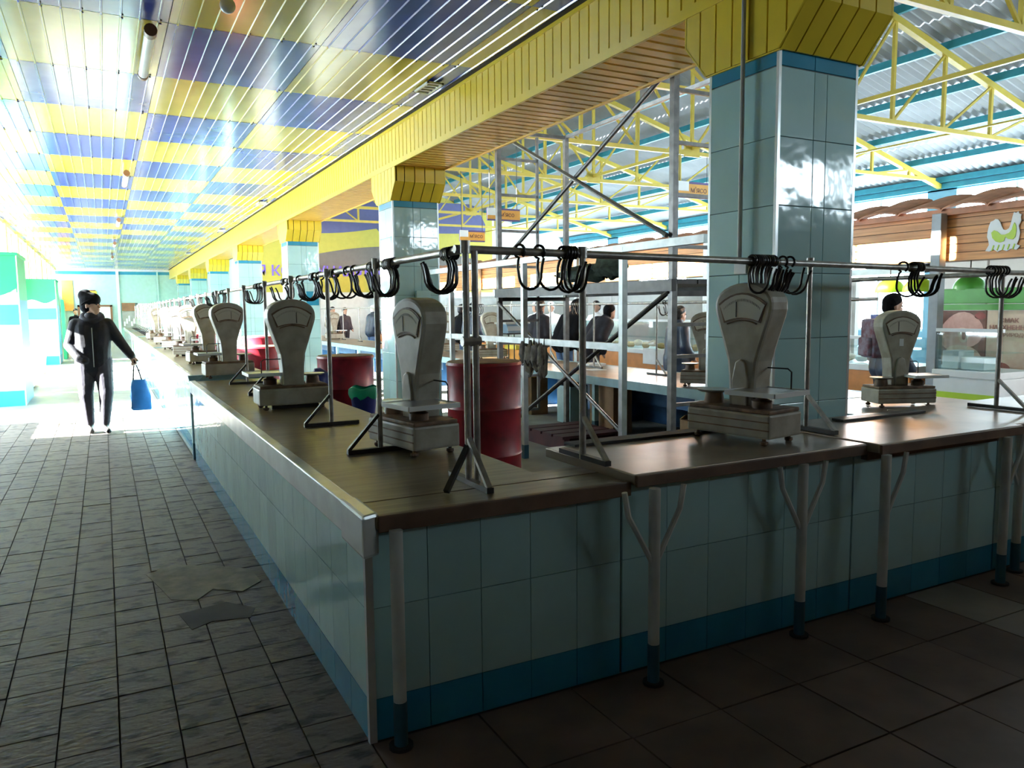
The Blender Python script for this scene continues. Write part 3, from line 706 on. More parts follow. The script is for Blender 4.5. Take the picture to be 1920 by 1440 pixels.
for xc, n, st, lbl in FH:
    for k in range(n): hook(xc+(k-(n-1)/2)*st, 2.885, 1.79-(xc-1.28)*.0105+.002, PI/2+.25, lbl, 1.05)
for y, n, lbl in ((7.9, 4, 'black meat hook on the hall rail behind the scaffold'), (6.2, 3, 'black meat hook on the hall rail behind the grey frame'), (10.6, 4, 'black meat hook on the hall rail behind the second column')):
    for k in range(n): hook(6.1, (y*1.2)+k*.06, 1.605, 0, lbl)

# ================================================================= GREY FRAME AND SCAFFOLD
fr = empty('hanging_rack', (3.80, 7.0, 0), 'pale steel frame with two horizontal rails before the scaffold', 'rack')
for y, zt in ((5.24, 2.04), (6.94, 2.03), (8.8, 2.02)):
    MB().bar((3.80, y, .14), (3.80, y, zt), .052).build('post', 'pale_steel', fr); MB().bar((3.80, y, 0), (3.80, y, .142), .054).build('foot', 'leg_blue', fr)
MB().bar((3.80, 4.25, 2.03), (3.80, 9.5, 2.03), .05, .06).build('rail', 'pale_steel', fr); MB().bar((3.80, 5.24, 1.22), (3.80, 9.5, 1.22), .045, .06).build('rail', 'pale_steel', fr)
sf = empty('scaffold_tower', (4.7, 6.7, 0), 'dark steel scaffold tower with plank deck standing behind the nearest column', 'scaffold')
SX0, SX1, SYN, SYF = 4.22, 5.16, 5.12, 8.32
for x, y, zt in ((SX0, SYN, 4.0), (SX1, SYN, 4.0), (SX0, SYF, 3.62), (SX1, SYF, 3.66)):
    p = MB().bar((x, y, .06), (x, y, zt), .055).build('post', 'scaffold_steel', sf); MB().tube([(x, y, 0), (x, y, .1)], .045, 10).build('foot', 'rubber', p)
for y in (SYN, SYF):
    MB().bar((4.75, y, .3), (4.75, y, 3.6), .03).build('ladder_post', 'scaffold_steel', sf)
    for z in (.3, .72, 1.13, 1.4, 2.05, 2.473, 2.894, 3.315): MB().bar((SX0, y, z), (4.75, y, z), .03).build('rung', 'scaffold_steel', sf)
    MB().bar((SX0, y, 3.63), (SX1, y, 3.63), .04).build('rung', 'scaffold_steel', sf); MB().bar((SX0, y, 1.66), (SX1, y, 1.66), .045).build('rung', 'dark_steel', sf)
MB().bar((SX1, SYN, 3.66), (SX1, SYF, 3.64), .04).build('top_bar', 'scaffold_steel', sf)
for a_, b_, m, w in (((SX0-.02, 5.14, 3.50), (SX0-.02, 8.25, 2.07), 'scaffold_steel', .042), ((SX0-.05, 8.3, 3.62), (SX0-.05, 5.14, 2.14), 'scaffold_steel', .042), ((SX0-.02, 5.14, 1.68), (SX0-.02, 8.0, .20), 'dark_steel', .046), ((SX0-.05, 8.26, 1.62), (SX0-.05, 5.5, .27), 'scaffold_steel', .038)):
    MB().tube([a_, b_], w/2, 8).build('diagonal_brace', m, sf)
for x in (SX0-.02, SX1+.01): MB().bar((x, SYN-.04, 1.73), (x, SYF+.04, 1.73), .05, .10).build('deck_beam', 'dark_steel', sf)
for k in range(4): box('deck_plank', 'dark_steel', SX0+.02+k*.23, SX0+.235+k*.23, SYN-.03, SYF+.03, 1.74, 1.78, sf)
# crumpled net on the deck
def blob(name, m, parent, c, r, n=16, amp=.3, seed=1):
    rnd = random.Random(seed); mb = MB(); ph = [rnd.uniform(0, 6.28) for _ in range(9)]; mb.sphere((0, 0, 0), 1, n)
    vs = []
    for x, y, z in mb.v:
        k = 1+amp*(.5*math.sin(5*x+ph[0])*math.sin(4*y+ph[1])+.4*math.sin(7*z+ph[2]+3*x)+.25*math.sin(11*y+ph[3]+5*z))
        vs.append((c[0]+r[0]*x*k, c[1]+r[1]*y*k, c[2]+r[2]*z*k))
    mb.v = vs; return mb.build(name, m, parent)
g = empty('green_net', (4.34, 6.6, 1.78), 'crumpled dark green net lying on the scaffold deck', 'net')
blob('net_heap', 'net_green', g, (4.40, 6.7, 1.90), (.13, .50, .08), 20, .35, 3); blob('net_fold', 'net_green', g, (4.38, 6.25, 1.93), (.09, .23, .11), 16, .45, 5)
g = empty('hung_rags', (3.76, 6.7, 1.2), 'bundle of grey rags and gloves hung on the pale steel frame', 'rags')
for k, (dy, h) in enumerate(((0, .34), (-.13, .30), (-.25, .36), (.12, .22))):
    blob('rag', 'rag', g, (3.74, 6.72+dy, 1.22-h/2), (.045, .085, h/2), 14, .3, 11+k)
for k in range(5):
    MB().tube([(3.78, 6.5+k*.1, 1.26), (3.76, 6.5+k*.1, 1.02), (3.70, 6.5+k*.1, .98), (3.67, 6.5+k*.1, 1.04)], .006, 6).build('wire_hook', 'dark_steel', g)

# ================================================================= DRUMS, BUCKET
def drum(x, y, r, h, label):
    d = empty('drum', (x, y, 0), label, 'drum', 'red drums')
    prof = [(r*.96, 0), (r*.97, .03), (r*.97, h*.33), (r, h*.345), (r*.97, h*.36), (r*.975, h*.66), (r*1.005, h*.675), (r*.975, h*.69), (r*.985, h-.04), (r*1.01, h-.02), (r*.985, h)]
    MB().lathe(prof, 36, (x, y)).build('body', 'drum_red', d); MB().lathe([(r*.955, h-.004), (r*.96, h+.006), (r*.5, h+.012), (.01, h+.014)], 36, (x, y)).build('lid', 'drum_lid', d)
    MB().box(x-r*1.12, x-r*.95, y-.03, y+.03, h*.57, h*.62).build('latch', 'rubber', d)
    return d
drum(2.70, 5.62, .305, 1.125, 'red drum with brown lid behind the nearest corridor scale')
drum(2.30, 8.25, .305, 1.06, 'red drum with brown lid between the second and third columns')
drum(2.06, 12.1, .36, 1.02, 'wide red drum behind the third corridor scale')
drum(2.5, 14.4, .34, 1.1, 'dark red drum behind the wide one'); drum(2.1, 20.5, .36, 1.0, 'farthest red drum down the corridor counters')
cr = empty('crate', (2.22, 7.35, 0), 'dark low crate under the green lined bucket', 'crate')
for k in range(3): box('slat', 'brown_board', 2.02, 2.42, 7.13, 7.15, .04+k*.12, .13+k*.12, cr); box('slat', 'brown_board', 2.02, 2.42, 7.55, 7.57, .04+k*.12, .13+k*.12, cr)
box('lid', 'brown_board', 2.02, 2.42, 7.13, 7.57, .38, .40, cr); box('side', 'brown_board', 2.02, 2.04, 7.15, 7.55, 0, .38, cr); box('side', 'brown_board', 2.40, 2.42, 7.15, 7.55, 0, .38, cr)
bk = empty('bucket', (2.22, 7.35, .40), 'navy bucket lined with a green plastic bag', 'bucket')
MB().lathe([(.095, .40), (.13, .745), (.125, .745), (.09, .41)], 24, (2.22, 7.35)).build('body', 'navy_plastic', bk)
m_ = MB(); pts = []
for k in range(24):
    a = 2*PI*k/24; w = .012*math.sin(5*a)+.01*math.sin(11*a)
    pts.append((.136+w*.4, a))
vs = []
for zz, rr in ((.80, .95), (.79, 1.03), (.75, 1.06), (.70, 1.02)):
    for r_, a in pts: vs.append((2.22+r_*rr*math.cos(a), 7.35+r_*rr*math.sin(a), zz+(.02*math.sin(7*a) if zz < .73 else .012*math.sin(4*a))))
m_.add(vs, [(i*24+k, i*24+(k+1) % 24, (i+1)*24+(k+1) % 24, (i+1)*24+k) for i in range(3) for k in range(24)]); m_.smooth = True; m_.build('bag_liner', 'green_bag', bk)
tag(blob('blue_sack', 'navy_plastic', None, (1.93, 7.9, .80), (.12, .10, .16), 14, .2, 4), 'blue plastic sack behind the second corridor scale', 'sack')
rc_ = empty('red_pallet', (4.75, 7.6, 0), 'low dark red pallet on the floor under the scaffold', 'pallet')
for k in range(4): box('slat', 'maroon_wood', 4.32, 5.10, 7.05+k*.24, 7.25+k*.24, .13, .16, rc_)
for x in (4.34, 4.70, 5.02): box('bearer', 'maroon_wood', x, x+.07, 7.05, 7.97, 0, .13, rc_)
st_ = empty('stool', (1.93, 7.9, 0), 'low stool under the blue sack', 'stool')
box('seat', 'brown_board', 1.80, 2.06, 7.77, 8.03, .60, .64, st_)
for a in (1.82, 2.04):
    for b in (7.79, 8.01): MB().bar((a, b, 0), (a, b, .6), .03).build('leg', 'brown_board', st_)

# ================================================================= SCALES
def make_scale():
    s = empty('dial_scale', (0, 0, 0))
    b = MB().box(-.25, .25, -.135, .135, .035, .155).build('base', 'scale_paint', s, True, .012)
    MB().box(-.242, .242, -.128, .128, .155, .175).build('base_lip', 'scale_rust', b, True, .006)
    for z in (.075, .115): MB().box(-.246, .246, -.1385, -.134, z, z+.006).build('groove', 'scale_rust', b, True)
    for x in (-.2, .2):
        for y in (-.105, .105): MB().lathe([(.012, .0), (.02, .006), (.02, .018), (.009, .022), (.009, .04)], 10, (x, y)).build('foot', 'scale_rust', s, True)
    arc = lambda r, a0, a1, n: [(r*math.sin(a), .40+r*math.cos(a)) for a in np.linspace(a0, a1, n)]
    out = [(-.075, .165), (-.078, .30), (-.088, .40), (-.120, .50), (-.162, .625), (-.170, .66)]
    topc = [(.170*math.cos(a), .69+.105*math.sin(a)) for a in np.linspace(PI-.05, .05, 13)]
    poly = out+topc+[(-x, z) for x, z in reversed(out)]
    hd = MB().prism(poly, -.02, .125, 'y').build('housing', 'scale_paint', s, True, .016)
    MB().prism([(-.045, .17), (-.05, .30), (-.03, .395), (0, .41), (.03, .395), (.05, .30), (.045, .17)], -.034, -.015, 'y').build('front_rib', 'scale_paint', hd, True, .008)
    for yf, sg in ((-.02, -1), (.125, 1)):
        def sector(g, y0, y1, nm, m, par):
            a = [(-.128-g, .668+g), *[((.150+g)*t_, .668+g+.068*(1-t_*t_)) for t_ in np.linspace(-.9, .9, 9)], (.128+g, .668+g)]
            bt = [((.100+g)*t_, .602-g+.018*(1-t_*t_)) for t_ in np.linspace(1, -1, 9)]
            return MB().prism(a+bt, y0, y1, 'y').build(nm, m, par, True)
        bz = sector(.009, yf, yf+sg*.004, 'bezel', 'scale_rust', s); dl = sector(0, yf+sg*.003, yf+sg*.006, 'dial_face', 'dial_cream', s)
        mk = MB()
        for t_ in np.linspace(-.85, .85, 25): 
            x = .125*t_; z = .655+.06*(1-t_*t_); mk.box(x-.0008, x+.0008, yf+sg*.006, yf+sg*.0068, z-.012, z)
        o = mk.build('dial_marks', 'ink', dl, True); o['kind'] = 'stuff'
        MB().box(-.034, -.030, yf+sg*.006, yf+sg*.0085, .622, .70).build('needle', 'ink', dl, True)
        MB().tube([((.088)*t_, yf+sg*.004, .588+.018*(1-t_*t_)) for t_ in np.linspace(-1, 1, 9)], .004, 6).build('rib_line', 'scale_rust', s, True)
    p = MB().box(.03, .31, -.19, .10, .252, .264).build('goods_pan', 'pan_metal', s, True, .003)
    for a in ((.03, .31, -.194, -.186), (.03, .31, .094, .102), (.026, .034, -.19, .10), (.306, .314, -.19, .10)): MB().box(*a, .244, .268).build('pan_rail', 'white_plastic', p, True, .002)
    MB().tube([(.05, .085, .265), (.05, .085, .35), (.07, .085, .365), (.20, .085, .365), (.22, .085, .35), (.22, .085, .265)], .004, 6).build('wire_guard', 'ink', p, True)
    MB().lathe([(.05, .17), (.05, .21), (.03, .22), (.03, .252)], 14, (.14, -.04)).build('pan_support', 'scale_rust', s, True)
    w = MB().lathe([(.07, .232), (.088, .24), (.09, .246), (.06, .242), (.01, .242)], 20, (-.165, -.02)).build('weight_pan', 'pan_metal', s, True)
    MB().lathe([(.055, .17), (.05, .20), (.045, .233)], 14, (-.165, -.02)).build('pan_support', 'scale_rust', s, True)
    return s
SP = make_scale()
SD = [(2.88, 2.93, .872, -1.40, 1.0, 'grey dial scale on the front counter before the nearest column'),
      (1.37, 3.70, .838, -1.42, .97, 'grey dial scale on the corner counter before the second column'),
      (1.20, 5.80, .838, PI, 1.0, 'dark backlit dial scale beside the green lined bucket'),
      (1.13, 8.55, .862, PI+.04, .98, 'dark backlit dial scale before the wide red drum'),
      (1.20, 11.0, .862, PI+.1, 1.0, 'grey dial scale just behind the third corridor scale'),
      (1.18, 13.0, .862, -.15, 1.0, 'pale dial scale fifth in line on the corridor counters'),
      (1.2, 15.6, .862, -.5, 1.0, 'pale dial scale sixth in line on the corridor counters'), (1.2, 18.2, .862, -.7, 1.0, 'pale dial scale seventh in line on the corridor counters'), (1.2, 21.5, .862, .3, 1.0, 'pale dial scale last in line on the corridor counters'),
      (4.90, 3.50, .842, -.4, .84, 'grey dial scale with white sticker before the person with a backpack'),
      (5.68, 6.33, .70, -.9, 1.0, 'green grey dial scale half hidden by the nearest column'),
      (5.85, 11.85, .70, -.25, 1.0, 'cream dial scale on the hall table left of the scaffold post'), (6.0, 14.2, .70, -.3, 1.0, 'cream dial scale with a paper sheet beside the second column'), (6.0, 22.6, .70, .2, 1.0, 'pale dial scale on the hall tables seen under the hooks')]
for k, (x, y, z, rz_, sc, lbl) in enumerate(SD):
    o = SP if k == 0 else copy_tree(SP); o.location = (x, y, z); o.rotation_euler = (0, 0, rz_); o.scale = (sc, sc, sc); tag(o, lbl, 'scale', 'market dial scales')
    if k in (9, 10): MB().box(-.018, .018, -.0225, -.0205, .50, .56).build('sticker', 'white_plastic', o, True)
    if k == 12: MB().box(-.06, .05, -.024, -.021, .42, .58).build('paper_sheet', 'white_plastic', o, True)

# ================================================================= STALL ROW ALONG THE HALL
structure(box('wall_stall', 'plank', 9.05, 9.2, -4.2, 2.55, 0, 2.7), 'unseen plank stall front added beyond the right edge to block light')  # added out of view to hold low window light off the counters
PY_ = [2.6, 5.9, 9.9, 13.9, 18.8, 23.4, 27.6]
cl = ['canopy bay with the hen sign', 'canopy bay lit by sun beside the grey post', 'canopy bay behind the nearest column', 'canopy bay above the bending shoppers', 'canopy bay left of the scaffold', 'canopy bay farthest left before the painted wall']
for k in range(6):
    y0, y1 = PY_[k], PY_[k+1]
    c = empty('stall_canopy', (9.05, (y0+y1)/2, 2.05), 'wood plank '+cl[k]+' with clay tiles', 'canopy', 'plank canopies over the stalls')
    for j in range(6): box('plank', 'plank', 9.0+.003*(j % 2), 9.03, y0, y1-.006, 2.06+j*.1, 2.06+(j+1)*.1-.008, c)
    box('backing', 'brown_board', 9.03, 9.06, y0, y1, 2.06, 2.66, c); box('soffit_board', 'frame_brown', 9.06, 10.4, y0, y1-.01, 2.12, 2.16, c)
    n = int((y1-y0)/.52)
    for j in range(n):
        a = y0+j*(y1-y0)/n; w = (y1-y0)/n; rr = w*.48
        pr = [(a+rr-rr*1.04*math.cos(t), 2.665+.06*math.sin(t)+.0) for t in np.linspace(0, PI, 9)]
        inn = [(yy, zz-.02) for yy, zz in reversed(pr)]
        m_ = MB(); P = pr+inn; nn = len(P); sl_ = random.uniform(.02, .08)
        m_.add([(8.90, yy, zz) for yy, zz in P]+[(9.6, yy, zz+.14+sl_) for yy, zz in P], [tuple(range(nn)), tuple(reversed(range(nn, 2*nn)))]+[(i, nn+i, nn+(i+1) % nn, (i+1) % nn) for i in range(nn)]).build('roof_tile', 'terracotta', c)
    box('eave_board', 'terracotta', 8.94, 9.0, y0, y1, 2.60, 2.675, c)
pl = ['grey post at the left edge of the ham poster stall', 'pale post of the stall row behind the nearest column', 'white post rising behind the bending shoppers', 'white post between the scaffold and the corner rail stand', 'white post of the stall row seen through the hooks', 'last white post of the stall row']
for k, y in enumerate(PY_[1:]):
    p = empty('stall_post', (8.9, y, 0), pl[k], 'post', 'stall posts')
    MB().box(8.84, 8.96, y-.06, y+.06, .1, 2.62).build('shaft', 'post_grey' if k < 1 else 'pale_steel', p, bevel=.006); MB().box(8.82, 8.98, y-.08, y+.08, 0, .1).build('base', 'dark_steel', p)
# hen sign
hs = empty('hen_sign', (8.985, 5.1, 2.3), 'white and lime hen emblem on the plank canopy', 'sign')
hy, hz, hsx, hsz = 5.39, 2.14, -.38, .42
hen = [(.0, .02), (.12, .0), (.24, .05), (.36, -.02), (.5, .03), (.62, -.02), (.76, .04), (.9, .0), (1.0, .1), (.9, .14), (.96, .28), (.98, .45), (.93, .62), (.97, .70), (1.0, .76), (.98, .84), (1.0, .92), (.94, .93), (.9, 1.0), (.84, .96), (.78, .99), (.75, .90), (.73, .80), (.70, .68), (.66, .58), (.58, .54), (.50, .56), (.44, .66), (.40, .76), (.34, .84), (.26, .86), (.20, .82), (.12, .80), (.07, .68), (.04, .54), (.03, .40), (.08, .28), (.10, .18)]
MB().prism([(hy+u*hsx, hz+v*hsz) for u, v in hen], 8.985, 8.996, 'x').build('outline', 'frame_white', hs)
bod = [(.16, .50), (.20, .36), (.30, .26), (.42, .22), (.54, .25), (.58, .36), (.66, .30), (.80, .28), (.86, .34), (.88, .50), (.86, .64), (.82, .72), (.78, .66), (.75, .54), (.68, .46), (.56, .42), (.44, .43), (.34, .52), (.24, .56)]
MB().prism([(hy+u*hsx, hz+v*hsz) for u, v in bod], 8.979, 8.985, 'x').build('body', 'lime', hs)
for u in (.2, .35, .5, .65, .8): MB().bar((8.982, hy+u*hsx, hz+.02*hsz), (8.982, hy+(u+.05)*hsx, hz+.16*hsz), .006, .012).build('straw', 'lime', hs)
# lit tubes under the canopies
for k, (y, ln) in enumerate(((3.9, 1.2), (7.6, 1.2), (11.6, 1.4), (16.0, 1.4), (21, 1.4), (25.5, 1.4))):  # nearest tube sits out of view, there to light the ham poster
    l = empty('tube_lamp', (9.3, y, 2.05), ['unseen lit tube lamp added over the ham poster stall', 'lit tube lamp behind the dome lamps', 'lit tube lamp in the stall behind the scaffold', 'lit tube lamp above the vendors in white', 'lit tube lamp in the stall left of the white post', 'lit tube lamp in the farthest stall'][k], 'lamp', 'stall tube lamps')
    box('housing', 'frame_white', 9.26, 9.34, y-ln/2, y+ln/2, 2.075, 2.118, l); MB().tube([(9.3, y-ln/2+.03, 2.055), (9.3, y+ln/2-.03, 2.055)], .016, 8).build('tube', 'lamp_glow', l)
# walls behind the stalls
wb = structure(box('wall_stall', 'wall_pale', 11.6, 11.7, 2.6, 7.6, 0, 2.2), 'pale panel wall behind the ham poster stall')
for y in (3.7, 4.8, 5.9, 6.9): box('seam', 'wall_dark', 11.585, 11.6, y-.012, y+.012, 0, 2.2, wb)
wb = structure(box('wall_stall', 'wall_pale', 12.4, 12.5, 9.8, 27.6, 0, 2.0), 'pale wall behind the meat stalls')
for k in range(9): box('panel', ('wall_dark', 'white_plastic', 'wall_dark')[k % 3], 12.37, 12.4, 10+k*1.9, 11.5+k*1.9, .9, 1.9, wb)
for k, y in enumerate((9.9, 13.9, 18.8, 23.4)): structure(box('wall_partition', 'wall_pale', 9.9, 12.4, y-.04, y+.04, 0, 1.9), 'partition between meat stalls')
# ham poster stall
gb = empty('shop_banner', (9.6, 5.2, 1.5), 'glossy green banner strip above the ham poster', 'banner')
box('upper_strip', 'green_banner', 9.56, 9.62, 4.2, 6.3, 1.55, 1.74, gb, bevel=.01); box('lower_strip', 'green_banner', 9.575, 9.62, 4.2, 6.3, 1.47, 1.545, gb, bevel=.006)
for k, (y, lb_) in enumerate(((6.02, 'green dome lamp right of the grey post'), (6.72, 'green dome lamp left of the grey post'), (7.15, 'green dome lamp farthest left by the column'))):
    l = empty('dome_lamp', (9.75, y, 1.8), lb_, 'lamp', 'green dome lamps')
    r = .20
    MB().lathe([(r*math.cos(t), 1.72+r*.95*math.sin(t)) for t in np.linspace(0, 1.5, 9)]+[(r*.96*math.cos(t), 1.72+r*.9*math.sin(t)) for t in np.linspace(1.5, 0, 9)], 24, (9.75, y)).build('shade', 'lime' if k else 'green_banner', l)
    MB().tube([(9.75, y, 1.90), (9.75, y, 2.12)], .008, 6).build('cord', 'rubber', l); MB().sphere((9.75, y, 1.77), .05, 12).build('bulb', 'white_plastic', l)
hp = empty('ham_poster', (9.6, 5.0, .3), 'large poster of ham and cut meats behind the glass case', 'poster')
box('left_sheet', 'meat_dark', 9.60, 9.63, 5.71, 6.3, .25, 1.465, hp); box('right_sheet', 'poster_beige', 9.60, 9.63, 4.1, 5.69, .25, 1.465, hp)
def patch(c, ry, rz_, m, x, rot=0, n=22, wob=.1, seed=0):
    rr = random.Random(seed); ph = rr.uniform(0, 6); P = []
    for i in range(n):
        a = 2*PI*i/n; k = 1+wob*math.sin(2*a+ph)+wob*.6*math.sin(3*a+2*ph); u = ry*k*math.cos(a); v = rz_*k*math.sin(a)
        P.append((c[0]+u*math.cos(rot)-v*math.sin(rot), c[1]+u*math.sin(rot)+v*math.cos(rot)))
    P = [(min(max(u, 4.12), 6.28), min(max(v, .26), 1.455)) for u, v in P]
    return MB().prism(P, x-.004, x, 'x').build('printed_patch', m, hp)
patch((6.02, 1.20), .27, .25, 'meat_pink', 9.60, -.6, seed=1); patch((5.98, 1.16), .075, .09, 'meat_fat', 9.594, seed=2); patch((5.97, 1.15), .02, .06, 'meat_red', 9.588, seed=3)
patch((5.78, 1.40), .06, .05, 'meat_red', 9.60, seed=4); patch((5.98, .86), .24, .17, 'meat_fat', 9.596, .5, seed=5); patch((5.62, .72), .22, .10, 'meat_dark', 9.595, .4, seed=6)
patch((5.3, .92), .36, .17, 'meat_fat', 9.594, .3, seed=7); patch((5.5, .78), .10, .06, 'meat_red', 9.589, seed=8); patch((4.9, .85), .34, .15, 'meat_pink', 9.590, .4, seed=9)
patch((4.95, .48), .60, .18, 'meat_pink', 9.594, .15, seed=10); patch((5.55, .42), .22, .18, 'meat_fat', 9.592, seed=11); patch((5.3, .64), .30, .03, 'meat_dark', 9.586, .25, seed=12); patch((5.58, .5), .03, .12, 'meat_pink', 9.585, seed=13)
for j, (tx, sz) in enumerate((('СМАК', .075), ('НАТХНЕННЯ', .075), ('ПРИРОДОЮ', .065))): text('lettering', tx, sz, 'poster_ink', (9.592, (5.54, 5.66, 5.54)[j], 1.32-j*.085), (PI/2, 0, -PI/2), hp, .002)
patch((5.22, 1.32), .03, .03, 'meat_red', 9.594, seed=14)
text('lettering', 'М', .14, 'letter_violet', (9.59, 4.55, .3), (PI/2, 0, -PI/2), hp, .003)
def case(x0, x1, y0, y1, zt, label, base='orange_panel', band=None):
    c = empty('display_case', ((x0+x1)/2, (y0+y1)/2, 0), label, 'display case', 'glass display cases')
    box('base', base, x0, x1, y0, y1, .06, .70, c, bevel=.01); box('plinth', 'rubber', x0+.05, x1-.05, y0+.03, y1-.03, 0, .06, c); box('worktop', 'white_plastic', x0-.03, x1, y0, y1, .70, .78, c, bevel=.01)
    box('front_glass', 'case_glass', x0+.04, x0+.045, y0+.03, y1-.03, .78, zt, c); box('top_glass', 'case_glass', x0+.04, x1-.25, y0+.03, y1-.03, zt, zt+.006, c); box('top_rail', 'white_plastic', x0+.02, x0+.06, y0, y1, zt-.015, zt+.025, c); box('shelf', 'case_glass', x0+.2, x1-.1, y0+.04, y1-.04, .98, .986, c)
    for yy in (y0, y1-.02): box('end_panel', 'case_glass', x0+.04, x1-.1, yy, yy+.012, .78, zt, c)
    if band: box('band', band, x0-.012, x0, y0, y1, .42, .52, c); 
    return c
case(8.75, 9.45, 5.02, 5.80, 1.24, 'glass display case with lime band before the ham poster', 'white_plastic', 'lime')
case(8.75, 9.5, 6.1, 9.6, 1.12, 'long glass display case with orange base left of the grey post')
case(8.75, 9.5, 10.1, 13.6, 1.30, 'glass display case with orange wood base behind the scaffold')
case(8.75, 9.5, 14.2, 18.4, 1.2, 'glass display case behind the bending shoppers'); case(8.75, 9.5, 19.2, 23, 1.2, 'glass display case farther along the stalls'); case(8.75, 9.5, 23.8, 27.3, 1.2, 'farthest glass display case near the painted wall')
tag(box('foam_box', 'white_plastic', 8.85, 9.15, 5.56, 5.76, .785, 1.0, bevel=.01), 'tall white foam box in the ham poster case', 'box'); tag(box('foam_box', 'white_plastic', 8.85, 9.15, 5.26, 5.53, .785, .93, bevel=.01), 'low white foam box in the ham poster case', 'box')
rr = random.Random(3)
for k in range(14):
    y = 6.35+k*.22; o = blob('meat_piece', ('white_plastic', 'meat_fat', 'meat_pink')[k % 3], None, (9.0+rr.uniform(-.05, .1), y, .84), (.10, .085, .055), 10, .15, k); tag(o, ORD[k]+(' white tray', ' pale slab of fat', ' pink piece of meat')[k % 3]+' from the right in the long orange based case', 'meat', 'goods in the long case')
for k in range(14):
    y = 10.3+k*.23; o = blob('meat_piece', ('food_tan', 'meat_fat')[k % 2], None, (9.0, y, .84+.04*(k % 2)), (.09, .08, .06), 10, .2, 40+k); tag(o, ORD[k]+(' tan', ' pale')[k % 2]+' piece of food from the right in the case behind the scaffold', 'food', 'goods behind the scaffold')
tag(box('white_cloth', 'coat_white', 8.715, 8.735, 10.6, 11.4, .52, .80, bevel=.004), 'white cloth hanging over the orange case front', 'cloth')
bx_ = empty('bottle_display', (9.2, 6.9, 1.15), 'blue and red printed box on the long display case', 'box')
box('body', 'navy_plastic', 9.1, 9.35, 6.45, 6.95, 1.13, 1.42, bx_); box('red_print', 'meat_red', 9.09, 9.10, 6.46, 6.75, 1.14, 1.40, bx_)
# tub, yellow box on the hall table
tb = empty('tub', (4.75, 9.05, 1.22), 'white and blue plastic tub on the frame rail behind the scaffold post', 'tub')
MB().prism([(4.64, 1.23), (4.90, 1.23), (4.93, 1.35), (4.61, 1.35)], 8.9, 9.2, 'y').build('body', 'tub_blue', tb); box('rim', 'white_plastic', 4.59, 4.95, 8.88, 9.22, 1.345, 1.37, tb, bevel=.006); box('label_band', 'white_plastic', 4.625, 4.915, 8.89, 8.90, 1.26, 1.32, tb)
stn = empty('tub_stand', (4.75, 9.05, 0), 'slim wire floor stand carrying the white tub', 'stand')
for a in (4.66, 4.86):
    for b in (8.94, 9.16): MB().tube([(a, b, 0), (a, b, 1.22)], .008, 6).build('leg', 'dark_steel', stn)
box('tray', 'dark_steel', 4.62, 4.90, 8.9, 9.2, 1.212, 1.23, stn)
cy_ = empty('yellow_carton', (6.25, 11.5, .70), 'open yellow carton on the hall table right of the cream scale', 'box')
box('body', 'orange_board', 6.08, 6.42, 11.3, 11.66, .70, .90, cy_); box('flap', 'cardboard_yellow', 6.01, 6.08, 11.28, 11.68, .87, .94, cy_); box('flap', 'cardboard_yellow', 6.42, 6.5, 11.28, 11.68, .87, .94, cy_)
tag(box('paper_sheet', 'white_plastic', 5.8, 6.05, 8.7, 8.95, .7005, .704), 'white sheet of paper lying on the hall table', 'paper')
tag(box('foam_tray', 'white_plastic', 6.15, 6.45, 9.3, 9.6, .7005, .74, bevel=.006), 'white foam tray on the hall table', 'tray')
# canopy white goods behind
for k, (x, y, z0, z1, lb_) in enumerate(((9.4, 9.0, 2.95, 3.25, 'white air unit with red print on the canopy right part'), (12.2, 7.1, 1.0, 1.55, 'white shelf with goods behind the dome lamps'))):
    c = empty('cabinet', (x, y, z0), lb_, 'cabinet')
    box('body', 'wall_pale', x-.12, x+.12, y-.35, y+.35, z0, z1, c, bevel=.01); box('print', 'meat_red', x-.13, x-.12, y+.05, y+.25, z0+.05, z1-.05, c); box('grille', 'dark_steel', x-.13, x-.12, y-.3, y-.05, z1-.1, z1-.06, c)

# ================================================================= HANGING SIGNS, VENTS, LAMPS
def hsign(x0, x1, y, z0, z1, zt, label, two=False):
    s = empty('hanging_sign', ((x0+x1)/2, y, z0), label, 'sign', 'hanging hall signs')
    box('board', 'sign_violet', x0, x1, y, y+.03, z0, z1, s); h = z1-z0
    box('orange_field', 'sign_orange', x0+.0, x1, y-.006, y, z0+.12*h, z1-.14*h, s); box('white_field', 'white_plastic', x0, x0+.33*(x1-x0), y-.01, y-.006, z0+.42*h, z1, s)
    text('lettering', "м'ясо", h*.5, 'frame_brown', (x0+.38*(x1-x0), y-.008, z0+.35*h), (PI/2, 0, 0), s, .001)
    for x in (x0+.05, x1-.05): MB().tube([(x, y+.015, z1), (x, y+.015, zt)], .006, 5).build('wire', 'dark_steel', s)
hsign(6.55, 7.12, 14.68, 2.93, 3.16, 4.35, 'orange and violet hanging sign left of the scaffold')
hsign(9.5, 10.25, 11.40, 3.56, 3.86, 4.35, 'orange and violet hanging sign beside the nearest column')
hsign(5.6, 6.2, 11.44, 2.98, 3.18, 4.35, 'sunlit pale hanging sign between the scaffold posts')
